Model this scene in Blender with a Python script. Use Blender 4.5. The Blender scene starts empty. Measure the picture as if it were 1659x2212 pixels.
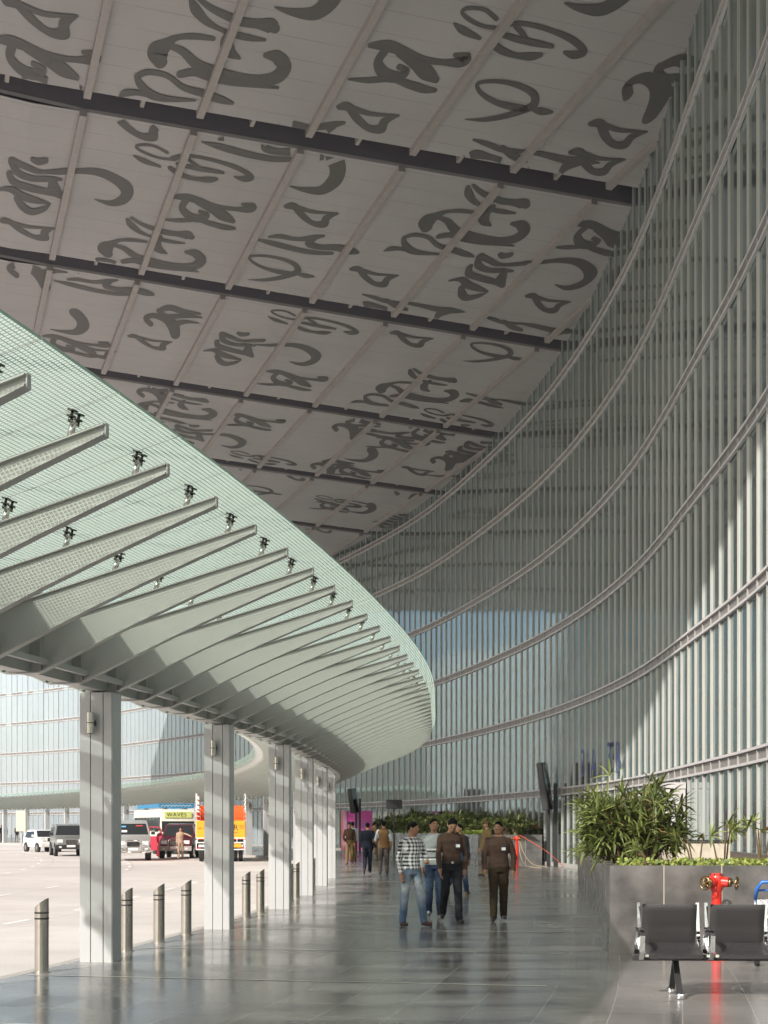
import bpy, bmesh, math, random
from mathutils import Vector, Matrix, Quaternion, noise
from bisect import bisect_left
R = math.radians
sc = bpy.context.scene
C = sc.collection
random.seed(7)

# ------------------------------------------------------------------ camera, sky, sun, exposure
F = 3000.0; HZ = 1785.0; CX = 829.5; EYE = 1.65
cd = bpy.data.cameras.new("camera"); cam = bpy.data.objects.new("camera", cd); C.objects.link(cam)
cam.location = (0, 0, EYE); cam.rotation_euler = (R(90), 0, 0)
cd.sensor_fit = 'AUTO'; cd.sensor_width = 36; cd.lens = 36 * F / 2212
cd.shift_y = (HZ - 1106) / 2212
cd.clip_start = 0.1; cd.clip_end = 3000
sc.camera = cam

EL = R(34.0); TRX, TRY = 0.64, 0.77
w = bpy.data.worlds.new("World"); sc.world = w; w.use_nodes = True
nt = w.node_tree; nt.nodes.clear()
sky = nt.nodes.new('ShaderNodeTexSky'); sky.sky_type = 'NISHITA'; sky.sun_disc = False
sky.sun_elevation = EL; sky.sun_rotation = math.atan2(-TRX, -TRY) % (2 * math.pi)
sky.dust_density = 3.0; sky.air_density = 1.0; sky.ozone_density = 1.2
bg = nt.nodes.new('ShaderNodeBackground'); bg.inputs['Strength'].default_value = 0.15
wo = nt.nodes.new('ShaderNodeOutputWorld')
nt.links.new(sky.outputs[0], bg.inputs[0]); nt.links.new(bg.outputs[0], wo.inputs[0])
sd = bpy.data.lights.new("sun", 'SUN'); sun = bpy.data.objects.new("sun", sd); C.objects.link(sun)
sd.energy = 4.2; sd.angle = R(0.6); sd.color = (1.0, 0.94, 0.87)
_d = Vector((TRX * math.cos(EL), TRY * math.cos(EL), -math.sin(EL))).normalized()
sun.rotation_euler = _d.to_track_quat('-Z', 'Y').to_euler(); sun.location = (-20, -20, 40)
sc.view_settings.view_transform = 'Standard'; sc.view_settings.look = 'None'
sc.view_settings.exposure = 0.35; sc.view_settings.gamma = 1.0
sc.render.engine = 'CYCLES'
sc.cycles.use_denoising = True
sc.cycles.max_bounces = 10; sc.cycles.diffuse_bounces = 4; sc.cycles.glossy_bounces = 4
sc.cycles.transparent_max_bounces = 12; sc.cycles.transmission_bounces = 4
sc.cycles.sample_clamp_indirect = 6

# ------------------------------------------------------------------ object helpers
def tag(o, label=None, cat=None, group=None, kind=None):
    if label: o['label'] = label
    if cat: o['category'] = cat
    if group: o['group'] = group
    if kind: o['kind'] = kind
    return o
def empty(name, loc=(0, 0, 0), rz=0.0, **k):
    o = bpy.data.objects.new(name, None); C.objects.link(o); o.location = loc
    o.rotation_euler = (0, 0, rz); o.empty_display_size = .2
    return tag(o, **k)
def copy_obj(o, parent=None):
    c = o.copy(); C.objects.link(c); c.parent = parent
    return c
def copy_tree(o, parent=None):
    c = copy_obj(o, parent)
    for ch in list(o.children): copy_tree(ch, c)
    return c

class MB:
    def __init__(s): s.v = []; s.f = []; s.m = []; s.uv = []
    def add(s, vs, fs, m=0, uvs=None):
        b = len(s.v); s.v += [tuple(v) for v in vs]
        for k, f in enumerate(fs):
            s.f.append([b + i for i in f]); s.m.append(m)
            s.uv.append(uvs[k] if uvs else None)
        return s
    def quad(s, a, b, c, d, m=0, uv=None): return s.add([a, b, c, d], [(0, 1, 2, 3)], m, [uv] if uv else None)
    def hexa(s, p, m=0):  # p: 8 points, bottom 4 (ccw) then top 4
        return s.add(p, [(3, 2, 1, 0), (4, 5, 6, 7), (0, 1, 5, 4), (1, 2, 6, 5), (2, 3, 7, 6), (3, 0, 4, 7)], m)
    def box(s, c, d, m=0, mat=None):
        x, y, z = d[0] / 2, d[1] / 2, d[2] / 2
        p = [Vector(q) for q in ((-x, -y, -z), (x, -y, -z), (x, y, -z), (-x, y, -z), (-x, -y, z), (x, -y, z), (x, y, z), (-x, y, z))]
        c = Vector(c)
        p = [((mat @ q) if mat else q) + c for q in p]
        return s.hexa(p, m)
    def bbox(s, c, d, r=.02, m=0, mat=None, seg=2):  # bevelled box
        bm = bmesh.new(); bmesh.ops.create_cube(bm, size=1)
        for v in bm.verts: v.co = Vector((v.co.x * d[0], v.co.y * d[1], v.co.z * d[2]))
        bmesh.ops.bevel(bm, geom=list(bm.edges), offset=min(r, min(d) * .49), segments=seg, affect='EDGES', profile=.5)
        c = Vector(c)
        s.add([((mat @ v.co) if mat else v.co) + c for v in bm.verts], [[v.index for v in f.verts] for f in bm.faces], m)
        bm.free(); return s
    def tube(s, pts, r, n=8, m=0, cap=True):
        pts = [Vector(p) for p in pts]; rs = r if isinstance(r, (list, tuple)) else [r] * len(pts)
        vs = []; up = None
        for i, p in enumerate(pts):
            t = (pts[min(i + 1, len(pts) - 1)] - pts[max(i - 1, 0)])
            if t.length < 1e-9: t = Vector((0, 0, 1))
            t.normalize()
            if up is None: up = t.orthogonal().normalized()
            up = (up - t * up.dot(t))
            if up.length < 1e-6: up = t.orthogonal()
            up.normalize(); q = t.cross(up)
            for k in range(n):
                a = 2 * math.pi * k / n
                vs.append(p + (up * math.cos(a) + q * math.sin(a)) * rs[i])
        fs = []
        for i in range(len(pts) - 1):
            for k in range(n):
                fs.append((i * n + k, i * n + (k + 1) % n, (i + 1) * n + (k + 1) % n, (i + 1) * n + k))
        if cap: fs.append(tuple(range(n - 1, -1, -1))); fs.append(tuple((len(pts) - 1) * n + k for k in range(n)))
        return s.add(vs, fs, m)
    def ring(s, c, axis, R_, r, n=20, k=6, m=0):
        c = Vector(c); ax = Vector(axis).normalized(); u = ax.orthogonal().normalized(); v = ax.cross(u)
        vs = []; fs = []
        for i in range(n):
            a = 2 * math.pi * i / n; d = u * math.cos(a) + v * math.sin(a)
            for j in range(k):
                b = 2 * math.pi * j / k
                vs.append(c + d * (R_ + r * math.cos(b)) + ax * (r * math.sin(b)))
        for i in range(n):
            for j in range(k):
                fs.append((i * k + j, ((i + 1) % n) * k + j, ((i + 1) % n) * k + (j + 1) % k, i * k + (j + 1) % k))
        return s.add(vs, fs, m)
    def ball(s, c, rad, m=0, n=12, k=8, mat=None):
        c = Vector(c); vs = []; fs = []
        for j in range(k + 1):
            th = math.pi * j / k
            for i in range(n):
                a = 2 * math.pi * i / n
                q = Vector((rad[0] * math.sin(th) * math.cos(a), rad[1] * math.sin(th) * math.sin(a), rad[2] * math.cos(th)))
                vs.append(((mat @ q) if mat else q) + c)
        for j in range(k):
            for i in range(n): fs.append((j * n + i, (j + 1) * n + i, (j + 1) * n + (i + 1) % n, j * n + (i + 1) % n))
        return s.add(vs, fs, m)
    def mesh(s, name, mats, smooth=False):
        me = bpy.data.meshes.new(name); me.from_pydata(s.v, [], s.f)
        for mm in (mats if isinstance(mats, (list, tuple)) else [mats]): me.materials.append(mm)
        me.polygons.foreach_set('material_index', s.m)
        if any(u is not None for u in s.uv):
            l = me.uv_layers.new(name='UVMap')
            for p, u in zip(me.polygons, s.uv):
                if u is None: continue
                for li, q in zip(p.loop_indices, u): l.data[li].uv = q
        if smooth: me.polygons.foreach_set('use_smooth', [True] * len(me.polygons))
        me.update(); return me
    def build(s, name, mats, parent=None, smooth=False):
        o = bpy.data.objects.new(name, s.mesh(name, mats, smooth)); C.objects.link(o)
        if parent: o.parent = parent
        return o
def inst(name, me, parent=None):
    o = bpy.data.objects.new(name, me); C.objects.link(o); o.parent = parent
    return o
def smooth_angle(o, a=35):
    me = o.data
    bm = bmesh.new(); bm.from_mesh(me)
    bmesh.ops.remove_doubles(bm, verts=bm.verts, dist=1e-5)
    for e in bm.edges:
        if len(e.link_faces) == 2: e.smooth = e.calc_face_angle(0) < R(a)
    for f in bm.faces: f.smooth = True
    bm.to_mesh(me); bm.free(); return o
def text_mesh(txt, size, extrude, mat, spacing=1.0, align='CENTER'):
    cu = bpy.data.curves.new('lettering', 'FONT'); cu.body = txt; cu.size = size; cu.extrude = extrude
    cu.align_x = align; cu.align_y = 'CENTER'; cu.space_character = spacing; cu.resolution_u = 3
    o = bpy.data.objects.new('tmp', cu); C.objects.link(o)
    dg = bpy.context.evaluated_depsgraph_get()
    me = bpy.data.meshes.new_from_object(o.evaluated_get(dg))
    bpy.data.objects.remove(o); bpy.data.curves.remove(cu)
    me.materials.clear(); me.materials.append(mat); me.name = 'lettering'
    return me

# ------------------------------------------------------------------ materials
def new_mat(name):
    m = bpy.data.materials.new(name); m.use_nodes = True
    return m, m.node_tree, m.node_tree.nodes['Principled BSDF']
def P(name, col, rough=.5, metal=0.0, var=0.0, scale=4.0, bump=0.0, bscale=30.0, spec=.5, coat=0.0, emit=None):
    m, t, b = new_mat(name)
    b.inputs['Base Color'].default_value = (*col, 1); b.inputs['Roughness'].default_value = rough
    b.inputs['Metallic'].default_value = metal; b.inputs['Specular IOR Level'].default_value = spec
    b.inputs['Coat Weight'].default_value = coat
    if emit: b.inputs['Emission Color'].default_value = (*emit, 1); b.inputs['Emission Strength'].default_value = 1
    tc = t.nodes.new('ShaderNodeTexCoord')
    if var:
        n = t.nodes.new('ShaderNodeTexNoise'); n.inputs['Scale'].default_value = scale; n.inputs['Detail'].default_value = 5
        t.links.new(tc.outputs['Object'], n.inputs['Vector'])
        r = t.nodes.new('ShaderNodeMapRange'); r.inputs[1].default_value = .3; r.inputs[2].default_value = .7
        r.inputs[3].default_value = 1 - var; r.inputs[4].default_value = 1 + var
        t.links.new(n.outputs[0], r.inputs[0])
        x = t.nodes.new('ShaderNodeVectorMath'); x.operation = 'SCALE'; x.inputs[0].default_value = col
        t.links.new(r.outputs[0], x.inputs['Scale']); t.links.new(x.outputs[0], b.inputs['Base Color'])
    if bump:
        n = t.nodes.new('ShaderNodeTexNoise'); n.inputs['Scale'].default_value = bscale; n.inputs['Detail'].default_value = 4
        t.links.new(tc.outputs['Object'], n.inputs['Vector'])
        bp = t.nodes.new('ShaderNodeBump'); bp.inputs['Strength'].default_value = bump; bp.inputs['Distance'].default_value = .02
        t.links.new(n.outputs[0], bp.inputs['Height']); t.links.new(bp.outputs[0], b.inputs['Normal'])
    return m
def mth(t, op, a, b=None, c=None):
    n = t.nodes.new('ShaderNodeMath'); n.operation = op
    for i, q in enumerate((a, b, c)):
        if q is None: continue
        if isinstance(q, (int, float)): n.inputs[i].default_value = q
        else: t.links.new(q, n.inputs[i])
    return n.outputs[0]
def mixc(t, f, a, b):
    n = t.nodes.new('ShaderNodeMix'); n.data_type = 'RGBA'
    if isinstance(f, (int, float)): n.inputs[0].default_value = f
    else: t.links.new(f, n.inputs[0])
    for i, q in ((6, a), (7, b)):
        if isinstance(q, tuple): n.inputs[i].default_value = (*q, 1)
        else: t.links.new(q, n.inputs[i])
    return n.outputs[2]
def uvsep(t):
    u = t.nodes.new('ShaderNodeUVMap'); s = t.nodes.new('ShaderNodeSeparateXYZ'); t.links.new(u.outputs[0], s.inputs[0])
    return u.outputs[0], s.outputs[0], s.outputs[1]
def nz(t, vec, scale, detail=4, lo=.3, hi=.7, a=0., b=1.):
    n = t.nodes.new('ShaderNodeTexNoise'); n.inputs['Scale'].default_value = scale; n.inputs['Detail'].default_value = detail
    t.links.new(vec, n.inputs['Vector'])
    r = t.nodes.new('ShaderNodeMapRange'); r.inputs[1].default_value = lo; r.inputs[2].default_value = hi
    r.inputs[3].default_value = a; r.inputs[4].default_value = b; t.links.new(n.outputs[0], r.inputs[0])
    return r.outputs[0]
M = {}
M['steel_paint'] = P('steel_paint', (.44, .45, .455), .42, var=.05, scale=1.2, spec=.5)
M['arm_paint'] = P('arm_paint', (.40, .40, .38), .38, var=.04, scale=1.5)
M['mullion'] = P('mullion_paint', (.41, .405, .38), .45, var=.04, scale=.7)
M['rail'] = P('rail_paint', (.52, .50, .50), .45, var=.05, scale=.7)
M['rail_back'] = P('rail_back', (.20, .19, .18), .5)  # cream filler darkened: shade between the rails put into its colour
M['stainless'] = P('stainless', (.60, .57, .52), .22, metal=1.0, var=.06, scale=8)
M['chrome'] = P('chrome', (.8, .8, .82), .08, metal=1.0)
M['dark_metal'] = P('dark_metal', (.03, .03, .032), .4)
M['black'] = P('black_plastic', (.02, .02, .022), .45)
M['rubber'] = P('rubber', (.02, .02, .02), .8)
M['granite_side'] = None
M['soil'] = P('soil', (.10, .07, .045), .95, var=.3, scale=10, bump=.6)
M['red_paint'] = P('red_paint', (.62, .025, .015), .35, var=.08, scale=9, coat=.3)
M['brass'] = P('brass_aged', (.32, .22, .11), .3, metal=1.0, var=.2, scale=30)
M['leather'] = P('black_leatherette', (.035, .033, .034), .38, bump=.15, bscale=120)
M['skin'] = P('skin', (.34, .18, .105), .5, var=.06)
M['hair'] = P('hair', (.006, .005, .004), .85, bump=.5, bscale=90, spec=.15)
M['white'] = P('white_paint', (.75, .75, .73), .4)
M['concrete'] = P('concrete_cream', (.52, .47, .38), .8, var=.15, scale=6, bump=.3)
M['recess'] = P('recess_paint', (.15, .138, .16), .6)
M['rib'] = P('rib_paint', (.30, .27, .255), .5, var=.06)
M['ink'] = P('letter_ink', (.090, .085, .082), .6)
M['frit_edge'] = P('glass_edge', (.35, .5, .40), .2)
M['blue_vinyl'] = P('blue_vinyl', (.03, .06, .19), .5)
M['rope'] = P('rope', (.45, .35, .24), .9)
M['red_rope'] = P('red_rope', (.6, .1, .05), .8)
M['carglass'] = P('car_glass', (.02, .025, .028), .08, spec=.7)
M['lamp'] = P('lamp_lens', (.7, .72, .72), .12, spec=.8)
M['plate'] = P('number_plate', (.75, .75, .72), .5)

# walkway floor: polished dark granite, slabs
m, t, b = new_mat('polished_granite'); uv, U, V = uvsep(t)
def joint(t, x, per, wd):
    fr = mth(t, 'FRACT', mth(t, 'DIVIDE', x, per)); return mth(t, 'LESS_THAN', fr, wd / per)
jj = mth(t, 'MAXIMUM', joint(t, U, .907, .010), joint(t, V, .62, .010))
tile = t.nodes.new('ShaderNodeTexWhiteNoise'); tile.noise_dimensions = '2D'
cv = t.nodes.new('ShaderNodeCombineXYZ')
t.links.new(mth(t, 'FLOOR', mth(t, 'DIVIDE', U, .907)), cv.inputs[0]); t.links.new(mth(t, 'FLOOR', mth(t, 'DIVIDE', V, .62)), cv.inputs[1])
t.links.new(cv.outputs[0], tile.inputs['Vector'])
big = nz(t, uv, .7, 6, .3, .7, .7, 1.35); fine = nz(t, uv, 160, 2, .3, .7, .85, 1.15)
dirt = nz(t, uv, .35, 8, .4, .75, 0, 1)
k = mth(t, 'MULTIPLY', mth(t, 'MULTIPLY', big, fine), mth(t, 'MULTIPLY_ADD', tile.outputs[0], .16, .92))
sc_ = t.nodes.new('ShaderNodeVectorMath'); sc_.operation = 'SCALE'; sc_.inputs[0].default_value = (.205, .196, .188); t.links.new(k, sc_.inputs['Scale'])
t.links.new(mixc(t, jj, sc_.outputs[0], (.33, .31, .29)), b.inputs['Base Color'])
t.links.new(mth(t, 'MULTIPLY_ADD', dirt, .13, mth(t, 'MULTIPLY_ADD', tile.outputs[0], .06, .13)), b.inputs['Roughness'])
b.inputs['Specular IOR Level'].default_value = .6
bp = t.nodes.new('ShaderNodeBump'); bp.inputs['Strength'].default_value = .035; bp.inputs['Distance'].default_value = .01
tl = mth(t, 'MULTIPLY', nz(t, uv, 1.6, 2, 0, 1, 0, 1), 1.0); t.links.new(tl, bp.inputs['Height']); t.links.new(bp.outputs[0], b.inputs['Normal'])
M['floor'] = m
M['floor_strip'] = P('light_stone_strip', (.55, .52, .46), .2, var=.1, scale=3)

# honed granite for planters
m, t, b = new_mat('honed_granite'); uv, U, V = uvsep(t)
jj = mth(t, 'MAXIMUM', joint(t, U, .745, .014), joint(t, mth(t, 'ADD', V, 5), 9.0, .001))
big = nz(t, uv, 2.2, 8, .3, .7, .55, 1.5); fine = nz(t, uv, 120, 2, .3, .7, .8, 1.2)
st = nz(t, uv, 9, 6, .62, .75, 0, .5)
k = mth(t, 'MULTIPLY', big, fine)
sc_ = t.nodes.new('ShaderNodeVectorMath'); sc_.operation = 'SCALE'; sc_.inputs[0].default_value = (.125, .120, .116); t.links.new(k, sc_.inputs['Scale'])
c1 = mixc(t, st, sc_.outputs[0], (.13, .125, .115))
t.links.new(mixc(t, jj, c1, (.42, .38, .32)), b.inputs['Base Color'])
t.links.new(nz(t, uv, 1.5, 5, .3, .7, .14, .34), b.inputs['Roughness'])
M['granite_side'] = m

# road concrete
m, t, b = new_mat('road_concrete'); tc = t.nodes.new('ShaderNodeTexCoord'); ob = tc.outputs['Object']
k = mth(t, 'MULTIPLY', nz(t, ob, .12, 7, .3, .7, .85, 1.12), nz(t, ob, 25, 3, .3, .7, .93, 1.07))
uv, U, V = uvsep(t)
jr = mth(t, 'MAXIMUM', joint(t, U, 5.0, .02), joint(t, V, 3.75, .02))
tyre = mth(t, 'MULTIPLY_ADD', nz(t, ob, .9, 3, .45, .7, 0, 1), -.10, 1.0)
sc_ = t.nodes.new('ShaderNodeVectorMath'); sc_.operation = 'SCALE'; sc_.inputs[0].default_value = (.60, .555, .52)
t.links.new(mth(t, 'MULTIPLY', k, tyre), sc_.inputs['Scale'])
t.links.new(mixc(t, jr, sc_.outputs[0], (.33, .30, .28)), b.inputs['Base Color']); b.inputs['Roughness'].default_value = .8
M['road'] = m
M['lane'] = P('lane_paint', (.82, .82, .80), .6, var=.1, scale=9)
M['kerb'] = P('kerb_stone', (.40, .38, .35), .7, var=.1)
M['ground'] = P('ground_mix', (.30, .28, .22), .95, var=.3, scale=.2)
M['building_core'] = P('core', (.06, .07, .07), .8)

# curtain wall glass: coated reflective, dark teal body
def pane_mat(name, c0, c1):
    m, t, b = new_mat(name); t.nodes.remove(b); out = t.nodes['Material Output']
    tc = t.nodes.new('ShaderNodeTexCoord'); ob = tc.outputs['Object']
    oi = t.nodes.new('ShaderNodeObjectInfo')
    g = t.nodes.new('ShaderNodeBsdfGlossy'); g.inputs['Roughness'].default_value = .07; g.inputs['Color'].default_value = (.80, .92, .93, 1)
    d = t.nodes.new('ShaderNodeBsdfDiffuse')
    dc = mixc(t, mth(t, 'MULTIPLY_ADD', oi.outputs['Random'], .5, nz(t, ob, .25, 4, .3, .7, 0, .5)), c0, c1)
    t.links.new(dc, d.inputs['Color'])
    lw = t.nodes.new('ShaderNodeLayerWeight'); lw.inputs['Blend'].default_value = .35
    fac = mth(t, 'MULTIPLY_ADD', lw.outputs['Fresnel'], .75, .34)
    bp = t.nodes.new('ShaderNodeBump'); bp.inputs['Strength'].default_value = .08; bp.inputs['Distance'].default_value = .1
    mp = t.nodes.new('ShaderNodeMapping'); mp.inputs['Scale'].default_value = (1.2, 1.2, .55); t.links.new(ob, mp.inputs[0])
    addv = t.nodes.new('ShaderNodeVectorMath'); addv.operation = 'ADD'; t.links.new(mp.outputs[0], addv.inputs[0])
    cc = t.nodes.new('ShaderNodeCombineXYZ'); t.links.new(mth(t, 'MULTIPLY', oi.outputs['Random'], 40), cc.inputs[2]); t.links.new(cc.outputs[0], addv.inputs[1])
    t.links.new(nz(t, addv.outputs[0], 1.0, 2, 0, 1, 0, 1), bp.inputs['Height']); t.links.new(bp.outputs[0], g.inputs['Normal'])
    mx = t.nodes.new('ShaderNodeMixShader'); t.links.new(fac, mx.inputs[0]); t.links.new(d.outputs[0], mx.inputs[1]); t.links.new(g.outputs[0], mx.inputs[2])
    t.links.new(mx.outputs[0], out.inputs[0])
    return m
M['pane'] = pane_mat('coated_glass', (.072, .082, .080), (.14, .155, .15))
M['pane_glare'] = pane_mat('coated_glass_painted_glare', (.34, .39, .43), (.46, .50, .54))  # far panes: bright sky glare painted in as a pale bluish body colour

# fritted canopy glass: grid of translucent squares on clear green glass
m, t, b = new_mat('fritted_glass'); t.nodes.remove(b); out = t.nodes['Material Output']
uv, U, V = uvsep(t); pt = .036
def inside(x): return mth(t, 'LESS_THAN', mth(t, 'FRACT', mth(t, 'DIVIDE', x, pt)), .75)
sq = mth(t, 'MULTIPLY', inside(U), inside(V))
tr = t.nodes.new('ShaderNodeBsdfTransparent'); tr.inputs[0].default_value = (.80, .90, .84, 1)
gl = t.nodes.new('ShaderNodeBsdfGlossy'); gl.inputs['Roughness'].default_value = .05; gl.inputs[0].default_value = (.9, .95, .93, 1)
cl = t.nodes.new('ShaderNodeMixShader'); cl.inputs[0].default_value = .15; t.links.new(tr.outputs[0], cl.inputs[1]); t.links.new(gl.outputs[0], cl.inputs[2])
tl_ = t.nodes.new('ShaderNodeBsdfTranslucent'); tl_.inputs[0].default_value = (.64, .80, .70, 1)
df = t.nodes.new('ShaderNodeBsdfDiffuse'); df.inputs[0].default_value = (.60, .74, .66, 1)
f1 = t.nodes.new('ShaderNodeMixShader'); f1.inputs[0].default_value = .60; t.links.new(df.outputs[0], f1.inputs[1]); t.links.new(tl_.outputs[0], f1.inputs[2])
f2 = t.nodes.new('ShaderNodeMixShader'); f2.inputs[0].default_value = .14; t.links.new(f1.outputs[0], f2.inputs[1]); t.links.new(tr.outputs[0], f2.inputs[2])
haz = t.nodes.new('ShaderNodeMixShader'); haz.inputs[0].default_value = .18; t.links.new(cl.outputs[0], haz.inputs[1]); t.links.new(f1.outputs[0], haz.inputs[2])
mx = t.nodes.new('ShaderNodeMixShader'); t.links.new(sq, mx.inputs[0]); t.links.new(haz.outputs[0], mx.inputs[1]); t.links.new(f2.outputs[0], mx.inputs[2])
t.links.new(mx.outputs[0], out.inputs[0])
M['frit'] = m

# ceiling boards with fine seams
m, t, b = new_mat('ceiling_board'); uv, U, V = uvsep(t)
tc = t.nodes.new('ShaderNodeTexCoord')
j1 = mth(t, 'MULTIPLY', joint(t, U, .96, .022), nz(t, uv, .6, 3, .35, .6, .15, 1))
k = nz(t, uv, .25, 5, .3, .7, .93, 1.07)
sc_ = t.nodes.new('ShaderNodeVectorMath'); sc_.operation = 'SCALE'; sc_.inputs[0].default_value = (.34, .322, .318); t.links.new(k, sc_.inputs['Scale'])
t.links.new(mixc(t, j1, sc_.outputs[0], (.20, .18, .175)), b.inputs['Base Color']); b.inputs['Roughness'].default_value = .55
M['board'] = m

# ------------------------------------------------------------------ the terminal's plan curve
ctrl = [(-14, -42), (-8, -28), (-2.6, -14), (2.02, 0), (4.61, 9), (6.18, 17), (7.38, 26.4), (7.72, 34), (8.04, 44), (7.42, 55), (6.0, 65), (3.0, 79),
        (0.1, 88), (-4.3, 99), (-10, 112), (-17.5, 126), (-27, 141), (-36, 151.5), (-46, 160), (-56, 168)]
def catmull(pts, n=24):
    out = []
    for i in range(len(pts) - 1):
        p0 = pts[max(i - 1, 0)]; p1 = pts[i]; p2 = pts[i + 1]; p3 = pts[min(i + 2, len(pts) - 1)]
        for k in range(n):
            u = k / n
            out.append(tuple(.5 * (2 * b + (c - a) * u + (2 * a - 5 * b + 4 * c - d) * u * u + (3 * b - a - 3 * c + d) * u ** 3) for a, b, c, d in zip(p0, p1, p2, p3)))
    out.append(tuple(pts[-1])); return out
def resample(pts, step):
    L = [0]
    for a, b in zip(pts, pts[1:]): L.append(L[-1] + math.hypot(*[q - p for p, q in zip(a, b)]))
    n = int(L[-1] / step); out = []; j = 0
    for i in range(n + 1):
        s = i * step
        while j < len(L) - 2 and L[j + 1] < s: j += 1
        f = (s - L[j]) / max(L[j + 1] - L[j], 1e-9); a, b = pts[j], pts[j + 1]
        out.append(tuple(p + (q - p) * f for p, q in zip(a, b)))
    return out
ST = .5
cur = resample(catmull(ctrl), ST)
for _ in range(60):
    cur = [cur[0]] + [tuple((cur[i - 1][k] + 2 * cur[i][k] + cur[i + 1][k]) / 4 for k in (0, 1)) for i in range(1, len(cur) - 1)] + [cur[-1]]
cur = resample(cur, ST); NS = len(cur); SMAX = (NS - 1) * ST
def frame(s):
    s = min(max(s, ST), SMAX - ST - 1e-4); i = int(s / ST); f = s / ST - i
    def tan(j):
        a = cur[max(j - 1, 0)]; b = cur[min(j + 1, NS - 1)]; v = Vector((b[0] - a[0], b[1] - a[1])); return v.normalized()
    p = Vector(cur[i]).lerp(Vector(cur[i + 1]), f); tt = tan(i).lerp(tan(i + 1), f).normalized()
    return p, tt, Vector((-tt.y, tt.x))
def at(s, off, z=0.0):
    p, tt, n = frame(s); q = p + n * off
    return Vector((q.x, q.y, z))
def basis(s):   # columns: along the wall, toward the road, up
    p, tt, n = frame(s)
    return Matrix(((tt.x, n.x, 0), (tt.y, n.y, 0), (0, 0, 1)))
def yaw(s):
    p, tt, n = frame(s); return math.atan2(tt.y, tt.x)
def s_at_y(y, off=0.0):
    lo, hi = ST, SMAX - ST
    best = min(range(int(lo * 2), int(hi * 2)), key=lambda i: abs(at(i / 2, off).y - y) if at(i / 2, off).y < 170 else 99)
    a, b = best / 2 - .5, best / 2 + .5
    for _ in range(30):
        mid = (a + b) / 2
        if at(mid, off).y < y: a = mid
        else: b = mid
    return (a + b) / 2
def strip_positions(s0, off, step, n_back, n_fwd):  # positions equally spaced along an offset curve
    res = {0: s0}
    for sg, n in ((1, n_fwd), (-1, n_back)):
        s = s0
        for i in range(1, n + 1):
            a = at(s, off); s2 = s + sg * step
            for _ in range(4):
                d = (at(s2, off) - a).length; s2 = s + (s2 - s) * step / max(d, 1e-6)
            s = s2
            if s < 1 or s > SMAX - 1: break
            res[sg * i] = s
    return res
COL = 9.50; CURB = 9.78
S1 = s_at_y(17.02, COL)

def sweep(mb, s0, s1, prof, ds=1.0, m=0, closed=True, uvoff=0.0):
    """sweep a (offset, z) polygon along the plan curve"""
    n = max(1, int(math.ceil((s1 - s0) / ds))); k = len(prof); vs = []; fs = []; uvs = []
    for i in range(n + 1):
        s = s0 + (s1 - s0) * i / n
        for (o, z) in prof: vs.append(at(s, o, z))
    for i in range(n):
        for j in range(k if closed else k - 1):
            j2 = (j + 1) % k; fs.append((i * k + j, i * k + j2, (i + 1) * k + j2, (i + 1) * k + j))
            sa = s0 + (s1 - s0) * i / n; sb = s0 + (s1 - s0) * (i + 1) / n
            # v = distance along the profile
            va = sum(math.dist(prof[q], prof[q + 1]) for q in range(j)); vb = va + math.dist(prof[j], prof[j2])
            uvs.append([(sa, va), (sa, vb), (sb, vb), (sb, va)])
    if closed:
        fs.append(tuple(range(k))); uvs.append([(o, z) for o, z in prof])
        fs.append(tuple(n * k + q for q in range(k - 1, -1, -1))); uvs.append([(o, z) for o, z in reversed(prof)])
    mb.add(vs, fs, m, uvs); return mb

# ------------------------------------------------------------------ ground, road, walkway
ZR = -.12
g = MB(); g.quad((-900, -900, ZR - .012), (900, -900, ZR - .012), (900, 900, ZR - .012), (-900, 900, ZR - .012))
tag(g.build('ground', M['ground']), kind='structure')
g = MB(); sweep(g, 1, SMAX - 1, [(CURB + .15, ZR), (48, ZR)], 2.0, closed=False)
tag(g.build('road', M['road']), kind='structure')
g = MB(); sweep(g, 1, SMAX - 1, [(CURB - .0, -.3), (CURB - .0, -.003), (CURB + .15, -.003), (CURB + .15, -.3)], 1.0)
tag(g.build('kerb', M['kerb']), kind='structure')
g = MB(); sweep(g, 1, SMAX - 1, [(-.5, 0), (CURB, 0)], 1.0, closed=False)
tag(g.build('walkway', M['floor']), kind='structure')
g = MB()
pos = strip_positions(s_at_y(14.9, 7.0), 7.0, 3.63, 4, 40)
for i, s in pos.items():
    b0, b1 = (CURB - .1, 3.95 if s < s_at_y(36) else 1.5)
    a = at(s, b0, .004); c = at(s, b1, .004); tdir = frame(s)[1]; tv = Vector((tdir.x, tdir.y, 0)) * .03
    g.quad(a - tv, c - tv, c + tv, a + tv)
tag(g.build('walkway_joint_strips', M['floor_strip']), kind='structure')
g = MB()
for off, ln, gap, zz in ((14.0, 1.5, 3.4, 0), (17.6, 1.5, 3.4, 1), (21.8, 1.7, 3.6, 0)):
    s = 20 + zz
    while s < SMAX - 10:
        n = 3; 
        for k in range(n):
            sa = s + ln * k / n; sb = s + ln * (k + 1) / n
            g.quad(at(sa, off - .07, ZR + .004), at(sb, off - .07, ZR + .004), at(sb, off + .07, ZR + .004), at(sa, off + .07, ZR + .004))
        s += ln + gap
tag(g.build('road_markings', M['lane']), kind='structure')

# ------------------------------------------------------------------ terminal building: curtain wall
term = empty('terminal_building', (0, 0, 0), label='huge curved glass terminal wall with lettered overhanging roof above the walkway', cat='terminal building')
S_A = 6; WTOP = 22.6
LV = [1.65 + 3.37 * (k + .42) for k in range(0, 6)]
PITCH = 1.0
svals = []
s = S_A
while s < SMAX - 3: svals.append(s); s += PITCH
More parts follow.
